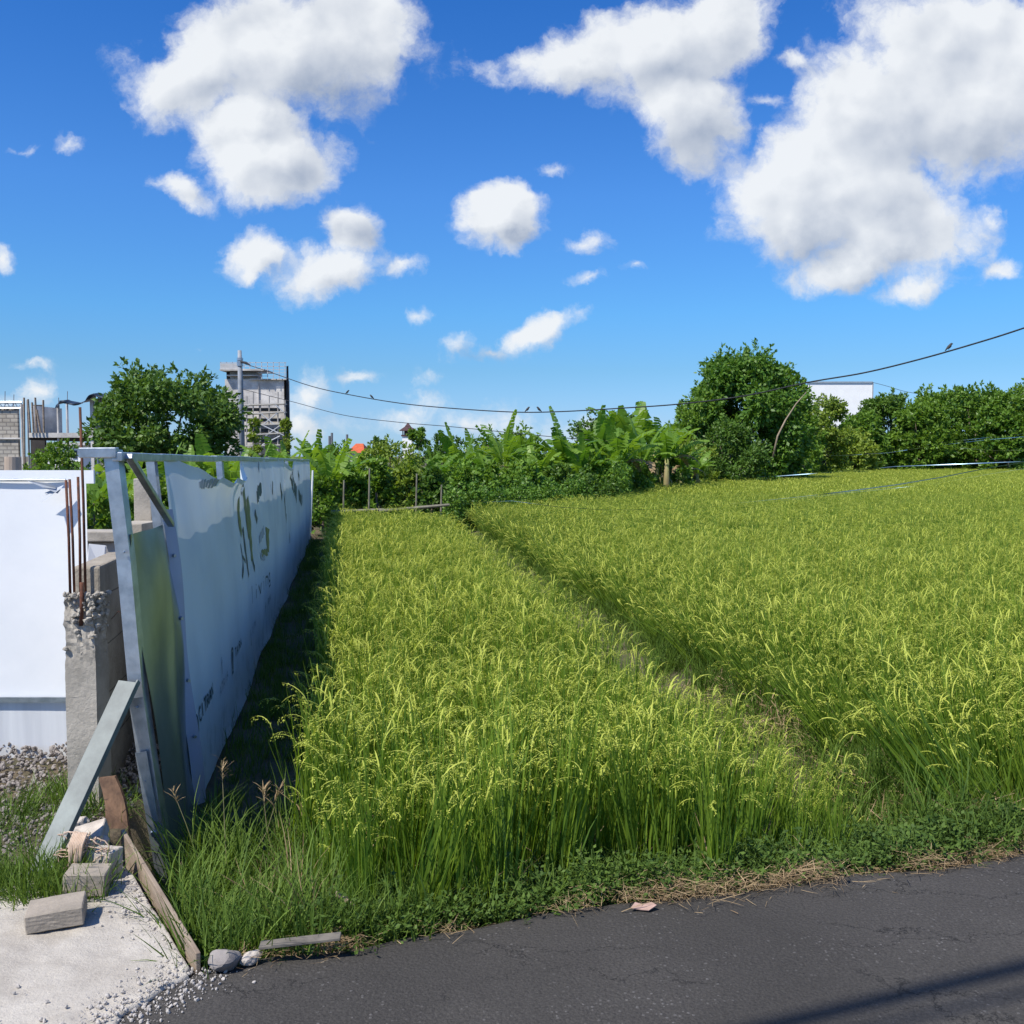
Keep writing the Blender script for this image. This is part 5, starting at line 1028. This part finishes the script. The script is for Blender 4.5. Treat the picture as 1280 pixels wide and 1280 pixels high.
# ------------------------------------------------------------------ buildings far off
def bbox_px(m, x0, y0, x1, y1, Yd, th, mi=0): a = at(x0, y0, Yd); b = at(x1, y1, Yd); m.box(min(a.x, b.x), max(a.x, b.x), Yd, Yd + th, min(a.z, b.z), max(a.z, b.z), mi)
ub = empty('unfinished_building', (at(75, 560, 52).x, 52, 0)); tag(ub, 'unfinished two-storey block building with bare concrete frame behind the hoarding', 'building')
def ukid(name, rects, mt, Yd=50, th=.3, bev=0):
    m = MB(); 
    for q in rects: bbox_px(m, *q, Yd, th)
    return kid(m.build(name, mt, bevel=bev), ub)
ukid('block_wall', [(-30, 508, 25, 630)], BLOCKS, 50, .2); ukid('block_wall', [(118, 498, 152, 538)], BLOCKS, 50, .2); ukid('block_wall', [(122, 545, 150, 620)], BLOCKS, 50.02, .2)
for x0, x1, t_ in ((25, 30, 505), (33, 37, 500), (70.5, 75.5, 506), (112, 119, 497)): ukid('column', [(x0, t_, x1, 630)], CONC_FAR, 49.8, .2)
for x0, x1, t_ in ((82, 86.5, 502), (46, 51, 508)): ukid('column', [(x0, t_, x1, 630)], CONC_FAR, 54, .2)
ukid('slab', [(36, 541, 118, 547)], CONC_FAR, 49.7, 6.0); ukid('beam', [(-30, 547, 30, 549)], CONC_FAR, 49.9, .15)
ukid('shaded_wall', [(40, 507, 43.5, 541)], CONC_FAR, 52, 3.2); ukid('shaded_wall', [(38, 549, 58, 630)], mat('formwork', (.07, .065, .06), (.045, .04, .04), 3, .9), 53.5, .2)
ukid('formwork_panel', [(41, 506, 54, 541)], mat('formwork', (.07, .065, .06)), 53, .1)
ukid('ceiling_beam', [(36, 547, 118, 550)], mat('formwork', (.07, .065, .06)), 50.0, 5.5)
for k, (xa, ya, xb, yb) in enumerate(((30, 497, 31, 600), (35, 499, 38, 541), (44, 497, 46, 541), (54, 500, 55, 541), (46, 512, 51, 541), (40, 503, 42, 541))): m = MB(); m.tube([at(xa, ya, 49.6), at(xb, yb, 49.6)], .05, 6); kid(m.build('formwork_pole', WOOD), ub)
m = MB()
m.tube([at(-30, 503, 49.9), at(27, 503, 49.9)], .06, 5); m.tube([at(-30, 510, 49.9), at(27, 510, 49.9)], .035, 5)
for k in range(12): m.tube([at(-30 + k * 4.8, 503 + 7 * (k % 2), 49.9), at(-30 + (k + 1) * 4.8, 503 + 7 * ((k + 1) % 2), 49.9)], .025, 4)
kid(m.build('roof_truss', GALV), ub)
for k, px in enumerate((6, 17, 73, 84, 115, 122)): m = MB(); m.tube([at(px, 512, 49.9), at(px + .4, 489 + (k % 3) * 4, 49.9)], .014, 4); kid(m.build('starter_bar', RUST), ub)
# tarpaulin
tp = [(69, 503), (72, 498), (80, 500), (92, 503), (100, 502), (106, 499), (113, 492), (117, 490), (124, 494), (134, 498), (146, 500)]
xs_ = np.linspace(69, 147, 60); yt = np.interp(xs_, [p[0] for p in tp], [p[1] for p in tp]); hg = np.interp(xs_, [69, 73, 74.5, 90, 106, 117, 130, 147], [7, 13, 4, 4, 3.4, 4, 3, 4]); V = []
for j, f in enumerate((0, .5, 1)):
    for k, x_ in enumerate(xs_): p = at(x_, yt[k] + hg[k] * f, 49.4); V.append((p.x, 49.4 + .25 * math.sin(k * .5 + j) * (1 - f) + (.9 if f == 0 else 0), p.z))
i = (np.arange(2)[:, None] * 60 + np.arange(59)[None, :]).ravel(); o = link('tarpaulin', npmesh('tarpaulin', V, np.stack([i, i + 1, i + 61, i + 60], -1), [mat('blue_black_tarpaulin', (.012, .022, .045), (.02, .035, .06), 3, .5)], smooth=True)); so = o.modifiers.new('s', 'SOLIDIFY'); so.thickness = .02; tag(o, 'dark blue tarpaulin draped across the top of the unfinished building', 'tarpaulin')
sb_ = empty('small_white_building', (at(95, 570, 78).x, 80, 0)); tag(sb_, 'small white building seen through the frame of the unfinished building', 'building')
m = MB(); bbox_px(m, 58, 556, 104, 625, 80, 6); kid(m.build('wall', WHITEB), sb_); m = MB(); bbox_px(m, 56, 553, 106, 556.5, 79.5, 7); kid(m.build('roof', CONC_FAR), sb_)
for px in (90, 66): m = MB(); bbox_px(m, px, 563, px + 6, 573, 79.93, .05); kid(m.build('window', mat('dark_glass', (.03, .04, .05), None, 4, .15)), sb_)

# grey tower under construction with scaffolding
tw = empty('grey_tower', (at(320, 560, 84).x, 84, 0)); tag(tw, 'tall grey concrete tower under construction behind the utility pole', 'building'); TY = 84
def tkid(name, rects, mt, Yd, th): 
    m = MB(); [bbox_px(m, *q, Yd, th) for q in rects]; return kid(m.build(name, mt), tw)
tkid('wall', [(281, 474, 357, 640)], CONC_FAR, TY, 2.1); tkid('upper_wall', [(283, 465, 322, 474)], CONC_FAR, TY + .4, 1.6); tkid('slab', [(274.5, 461, 330, 463.2)], CONC_FAR, TY - .8, 3.2); tkid('parapet', [(275, 454, 300, 461)], mat('grey_board', (.5, .5, .5), (.42, .42, .42), 3, .8), TY - .7, .1)
tkid('ledge', [(283, 468.5, 322, 469.8)], CONC_FAR, TY - .4, 1); tkid('ledge', [(312, 473.4, 358, 474.6)], CONC_FAR, TY - .3, 1); tkid('pilaster', [(323, 478, 325, 640)], CONC_FAR, TY - .15, .15); tkid('opening', [(283, 465, 287, 474)], mat('dark_opening', (.03, .03, .03)), TY + .35, .04)
m = MB()
for k in range(12): a = at(276 + k * 7.3, 463 if k < 7 else 474, TY - .5); b = at(276 + k * 7.3, 452.5, TY - .5); m.tube([a, b], .035, 4)
for yy in (453, 457.5): m.tube([at(275, yy, TY - .5), at(358, yy + .5, TY - .5)], .035, 4)
for k, yy in enumerate((462, 466, 470)): m.tube([at(322, yy, TY - .5), at(358, yy, TY - .5)], .03, 4)
kid(m.build('railing', mat('pale_tube', (.5, .52, .55), (.4, .42, .45), 4, .5)), tw)
m = MB(); m.hexa([at(357.5, 640, TY - .6), at(364, 640, TY - .3), at(364, 640, TY + 2.2), at(357.5, 640, TY + 5), at(358, 458, TY - .6), at(360.5, 457, TY - .3), at(360.5, 457, TY + 2.2), at(358, 458, TY + 2.2)]); kid(m.build('safety_net', mat('black_net', (.025, .028, .03), (.05, .05, .055), 2, .9)), tw)
scf = empty('scaffolding', (at(330, 560, 82).x, 82, 0)); tag(scf, 'bamboo and board scaffolding clad against the lower face of the grey tower', 'scaffolding')
for k, yy in enumerate((505, 517, 530, 543, 556)): m = MB(); a = at(293, yy + 2, 82.6); b = at(357, yy - (2 if k % 2 else 0), 82.6); m.beam(a, b, 1.1, .09); kid(m.build('walkway', mat('pale_board', (.55, .52, .47), (.40, .38, .34), 2, .8)), scf)
for k, yy in enumerate((511, 524, 537, 550)): m = MB(); a = at(302 + k * 2, yy + 1, 83.2); b = at(350 + k, yy + 1, 83.2); m.beam(a, b, .05, .28); kid(m.build('board', mat('dark_board', (.09, .10, .12), (.06, .07, .08), 3, .8)), scf)
for k, px in enumerate((296, 308, 316, 325, 336, 347, 356)): m = MB(); m.tube([at(px, 640, 82.2), at(px + .6, 500 - (k % 3) * 5, 82.2)], .055, 5); kid(m.build('pole', mat('scaffold_pole', (.42, .40, .37), (.30, .28, .26), 2, .8)), scf)
for k, (xa, ya, xb, yb) in enumerate(((325, 516, 342, 530), (347, 516, 330, 530), (325, 530, 356, 545), (350, 532, 332, 545), (300, 517, 312, 505), (328, 556, 350, 545), (342, 504, 356, 516))): m = MB(); m.tube([at(xa, ya, 82.1), at(xb, yb, 82.1)], .05, 5); kid(m.build('cross_brace', mat('pale_tube', (.5, .52, .55))), scf)

# white building right
wb = empty('white_building', (at(1050, 560, 125).x, 128, 0)); tag(wb, 'plain bright white windowless building rising behind the right-hand trees', 'building')
def corner_block(name, x0, x1, ytop, ybot, Yd, depth, mt, root):
    a = at(x0, ytop, Yd); b = at(x1, ytop + .6, Yd); zb = 0; m = MB(); dx = depth * .35; m.hexa([(a.x, Yd, zb), (b.x, Yd, zb), (b.x + dx, Yd + depth, zb), (a.x + dx, Yd + depth, zb), (a.x, Yd, a.z), (b.x, Yd, a.z), (b.x + dx, Yd + depth, a.z), (a.x + dx, Yd + depth, a.z)]); return kid(m.build(name, mt), root)
corner_block('wall', 1009, 1090.5, 478.5, 600, 125, 14, WHITEB, wb); a = at(1008, 478.3, 124.9); b = at(1091, 478.3, 124.9); m = MB(); m.box(a.x, b.x, 124.85, 125, a.z + .005, a.z + .14); m.box(b.x - .02, b.x + .10, 124.9, 125.3, 0, a.z); kid(m.build('edge_trim', mat('grey_trim', (.35, .37, .4))), wb)
# little temple tower and orange roof
tt_ = empty('temple_tower', (at(510, 545, 118).x, 118, 0)); tag(tt_, 'small temple-like tower with dark tiered roof above the shrubs', 'tower'); Yd = 118
def u(px): return at(px, 540, Yd).x
def w(py): return at(510, py, Yd).z
cxm = (u(503) + u(517)) / 2
def frust(name, hw0, hw1, z0, z1, mt): m = MB(); m.hexa([(cxm - hw0, Yd - hw0, z0), (cxm + hw0, Yd - hw0, z0), (cxm + hw0, Yd + hw0, z0), (cxm - hw0, Yd + hw0, z0), (cxm - hw1, Yd - hw1, z1), (cxm + hw1, Yd - hw1, z1), (cxm + hw1, Yd + hw1, z1), (cxm - hw1, Yd + hw1, z1)]); return kid(m.build(name, mt), tt_)
RF = mat('dark_tiles', (.10, .05, .05), (.06, .035, .04), 6, .8)
frust('shaft', .62, .62, 0, w(545), WHITEB); frust('gallery', .42, .42, w(545), w(537.5), RF); frust('roof', .98, .30, w(538.5), w(533), RF); frust('roof_tip', .34, .04, w(533), w(528.5), RF); frust('cornice', .74, .74, w(545.5), w(543.6), RF)
for sx in (-.55, .55): m = MB(); m.box(cxm + sx - .06, cxm + sx + .06, Yd - .6, Yd - .48, w(543.6), w(538)); kid(m.build('pillar', RF), tt_)
oh = empty('orange_roof_house', (at(443, 560, 92).x, 94, 0)); tag(oh, 'house with bright orange hipped roof showing between the banana leaves', 'house')
a = at(433, 566, 92); b = at(456, 566, 92); rx0, rx1, zt_, zb_ = a.x, b.x, at(440, 554, 92).z, a.z; m = MB()
A = [(rx0, 92, zb_), (rx1, 92, zb_), (rx1, 97, zb_), (rx0, 97, zb_)]; T1, T2 = ((rx0 + rx1) / 2 - .35, 94.5, zt_), ((rx0 + rx1) / 2 + .35, 94.5, zt_)
m.poly([A[0], A[1], T2, T1]); m.poly([A[1], A[2], T2]); m.poly([A[2], A[3], T1, T2]); m.poly([A[3], A[0], T1]); kid(m.build('roof', mat('orange_tiles', (.62, .14, .05), (.48, .10, .04), 4, .7)), oh)
m = MB(); m.box(rx0 + .3, rx1 - .3, 92.3, 96.7, 0, zb_); kid(m.build('wall', WHITEB), oh)
for k, (px, t_) in enumerate(((412, 545), (415, 541), (434, 543))): m = MB(); m.tube([at(px, 640, 90), at(px, t_, 90)], .12, 5); o = m.build('antenna_mast', mat('grey_mast', (.2, .22, .25))); tag(o, ['leftmost thin mast above the bananas left of the orange roof', 'taller thin mast next to the leftmost mast', 'thin mast standing at the left corner of the orange roof'][k], 'mast')

# ------------------------------------------------------------------ pole, cables, birds
PA = at(302, 570, 45); PB = Vector((16, 14, 0))
up = empty('utility_pole', (PA.x, 45, 0)); tag(up, 'grey utility pole in front of the concrete tower', 'utility pole')
m = MB(); m.tube([(PA.x + .05, 45, -.2), (PA.x, 45, at(300, 480, 45).z), (at(299.5, 438, 45).x, 45, at(299.5, 438, 45).z)], [.14, .12, .085], 12); kid(m.build('shaft', mat('pole_concrete', (.33, .35, .38), (.24, .26, .28), 4, .8), smooth=True), up)
for py in (449, 453, 456): m = MB(); p = at(300, py, 45); m.tube([(p.x, 45, p.z - .06), (p.x, 45, p.z + .06)], .14, 10); kid(m.build('clamp', GALV), up)
m = MB(); m.tube([at(301, 452, 44.9), at(308, 454, 44.7), at(312, 456, 44.6)], [.04, .07, .03], 6); kid(m.build('cable_grip', BLACKM), up)
def cable(pxs, rad, name, label, A=PA, B=PB, n=60, material=BLACKM, cat='cable'):
    P = [onplane(px, py, (A.x, A.y), (B.x, B.y)) for px, py in pxs]; m = MB(); out = []
    for k in range(len(P) - 1):
        for j in range(8):
            t = j / 8; p0 = P[max(k - 1, 0)]; p1, p2 = P[k], P[k + 1]; p3 = P[min(k + 2, len(P) - 1)]
            out.append(.5 * ((2 * p1) + (p2 - p0) * t + (2 * p0 - 5 * p1 + 4 * p2 - p3) * t * t + (3 * p1 - p0 - 3 * p2 + p3) * t ** 3))
    out.append(P[-1]); m.tube(out, rad, 6); o = m.build(name, material, smooth=True); tag(o, label, cat); return out
cable([(301, 453), (340, 466), (390, 483), (440, 494), (500, 504), (560, 510), (640, 515), (700, 514.5), (780, 510), (850, 505), (930, 495), (1010, 478), (1080, 466), (1150, 449), (1220, 429), (1280, 410), (1420, 362)], .017, 'power_cable', 'sagging black power cable with perched birds, from the utility pole to the right')
cable([(301, 486), (365, 502), (430, 519), (500, 528), (560, 533), (620, 539), (680, 545), (760, 552)], .012, 'thin_cable', 'thinner dark cable running below the bird cable and fading behind the bananas', B=Vector((-1, 36, 0)))
cable([(1091, 478), (1110, 483), (1130, 489), (1152, 493)], .03, 'thin_cable', 'short thin wire leaving the top corner of the white building', A=Vector((at(1090, 478, 125).x, 125, 0)), B=Vector((at(1200, 478, 105).x, 105, 0)))
def bird(px, py, flip, label):
    c = onplane(px, py, (PA.x, PA.y), (PB.x, PB.y)); f = -.62 if flip else .62; m = MB()
    m.tube([c + Vector((-.13 * f, 0, -.03)), c + Vector((-.07 * f, 0, .02)), c + Vector((0, 0, .055)), c + Vector((.045 * f, 0, .085)), c + Vector((.07 * f, 0, .115)), c + Vector((.10 * f, 0, .125)), c + Vector((.145 * f, 0, .12))], [.008, .018, .036, .034, .024, .020, .003], 8)
    m.tube([c + Vector((0, .0, -.01)), c + Vector((.005, 0, .05))], .006, 4); o = m.build('bird', mat('bird_feathers', (.035, .033, .035), (.06, .055, .05), 20, .7), smooth=True); tag(o, label, 'bird', 'birds perched on the cable')
bird(434, 492, 0, 'small dark bird on the cable, nearest the utility pole'); bird(465, 498, 1, 'small dark bird on the cable above the orange roof'); bird(659, 514, 0, 'left bird of the pair perched close together on the cable'); bird(674, 514, 1, 'right bird of the pair perched close together on the cable'); bird(1186, 437, 0, 'lone dark bird on the rising cable at the right')

# shiny bird-scaring tapes over the right paddy
TAPE = mat('reflective_tape', (.62, .68, .75), (.45, .52, .62), 6, .16, .95); BLUET = mat('blue_tape', (.16, .28, .42), (.30, .42, .52), 3, .35, .5)
def tape(label, pxs, A, B, wd, mt, seed, breaks=()):
    P = [onplane(px, py, A, B) for px, py in pxs]; r = random.Random(seed); pts_ = []
    for k in range(len(P) - 1):
        n_ = max(2, int((P[k + 1] - P[k]).length / .25))
        for j in range(n_): pts_.append(P[k].lerp(P[k + 1], j / n_))
    pts_.append(P[-1]); V = []; a = r.uniform(0, 6); tint = []
    for k, p in enumerate(pts_):
        a = a + .06 if r.random() > .09 else r.uniform(0, 6.28); ww = wd * (.35 + .65 * abs(math.sin(a * .5 + 1))); d = Vector((0, math.cos(a), math.sin(a))) * ww; V += [p - d, p + d]
    n_ = len(pts_); i = np.arange(n_ - 1) * 2; o = link('reflective_tape', npmesh('reflective_tape', [tuple(v) for v in V], np.stack([i, i + 1, i + 3, i + 2], -1), [mt])); tag(o, label, 'tape', 'bird-scaring tapes over the paddy')
tape('bright silver tape, highest over the paddy, with glinting twists', [(962, 572), (1010, 570), (1060, 569), (1110, 566), (1170, 557), (1230, 550), (1340, 541)], (20, 70), (24, 30), .014, TAPE, 3)
tape('silver tape just under the highest one, sagging towards the bushes', [(1070, 564), (1120, 561), (1180, 553), (1260, 544), (1360, 537)], (30, 75), (24, 30), .011, TAPE, 5)
tape('straight pale tape along the far edge of the rice', [(912, 596), (960, 596), (1030, 591), (1120, 583), (1200, 580), (1300, 576), (1400, 572)], (11, 48), (30, 36), .014, BLUET, 7)
tape('long sagging blue-white tape crossing the middle of the right paddy', [(560, 630), (640, 626), (700, 634), (760, 637.5), (820, 637), (880, 633), (940, 627), (1000, 621), (1060, 614), (1120, 606), (1180, 596), (1240, 584), (1320, 572)], (-1.3, 18.5), (11, 14.5), .009, BLUET, 9)
tape('thin dull string running beside the long sagging tape', [(860, 636), (960, 628), (1060, 616), (1160, 606), (1240, 592), (1330, 578)], (3, 17), (11, 13.5), .004, BLUET, 11)
tape('short tape at bush height left of the bright twists', [(1200, 560), (1240, 563), (1290, 563), (1350, 561)], (26, 60), (32, 40), .010, TAPE, 13)

# cables strung over the road: their shadow lies on the asphalt
for (p1, p2, hh, rad, lab) in (((960, 1281), (1280, 1206), 7.0, .032, 'thick black cable strung high along the road, casting the dark band on the asphalt'), ((1010, 1299), (1290, 1236), 7.5, .015, 'thin black cable strung above the road next to the thick one')):
    a = gp(*p1, .262); b = gp(*p2, .262); d = (b - a).normalized(); k = (hh - .262) / SUN_POS.z; off = SUN_POS * k
    m = MB(); m.tube([a + off - d * 14, a + off + Vector((0, 0, -.02)), b + off + d * 14], rad, 8); o = m.build('road_cable', BLACKM); tag(o, lab, 'cable')
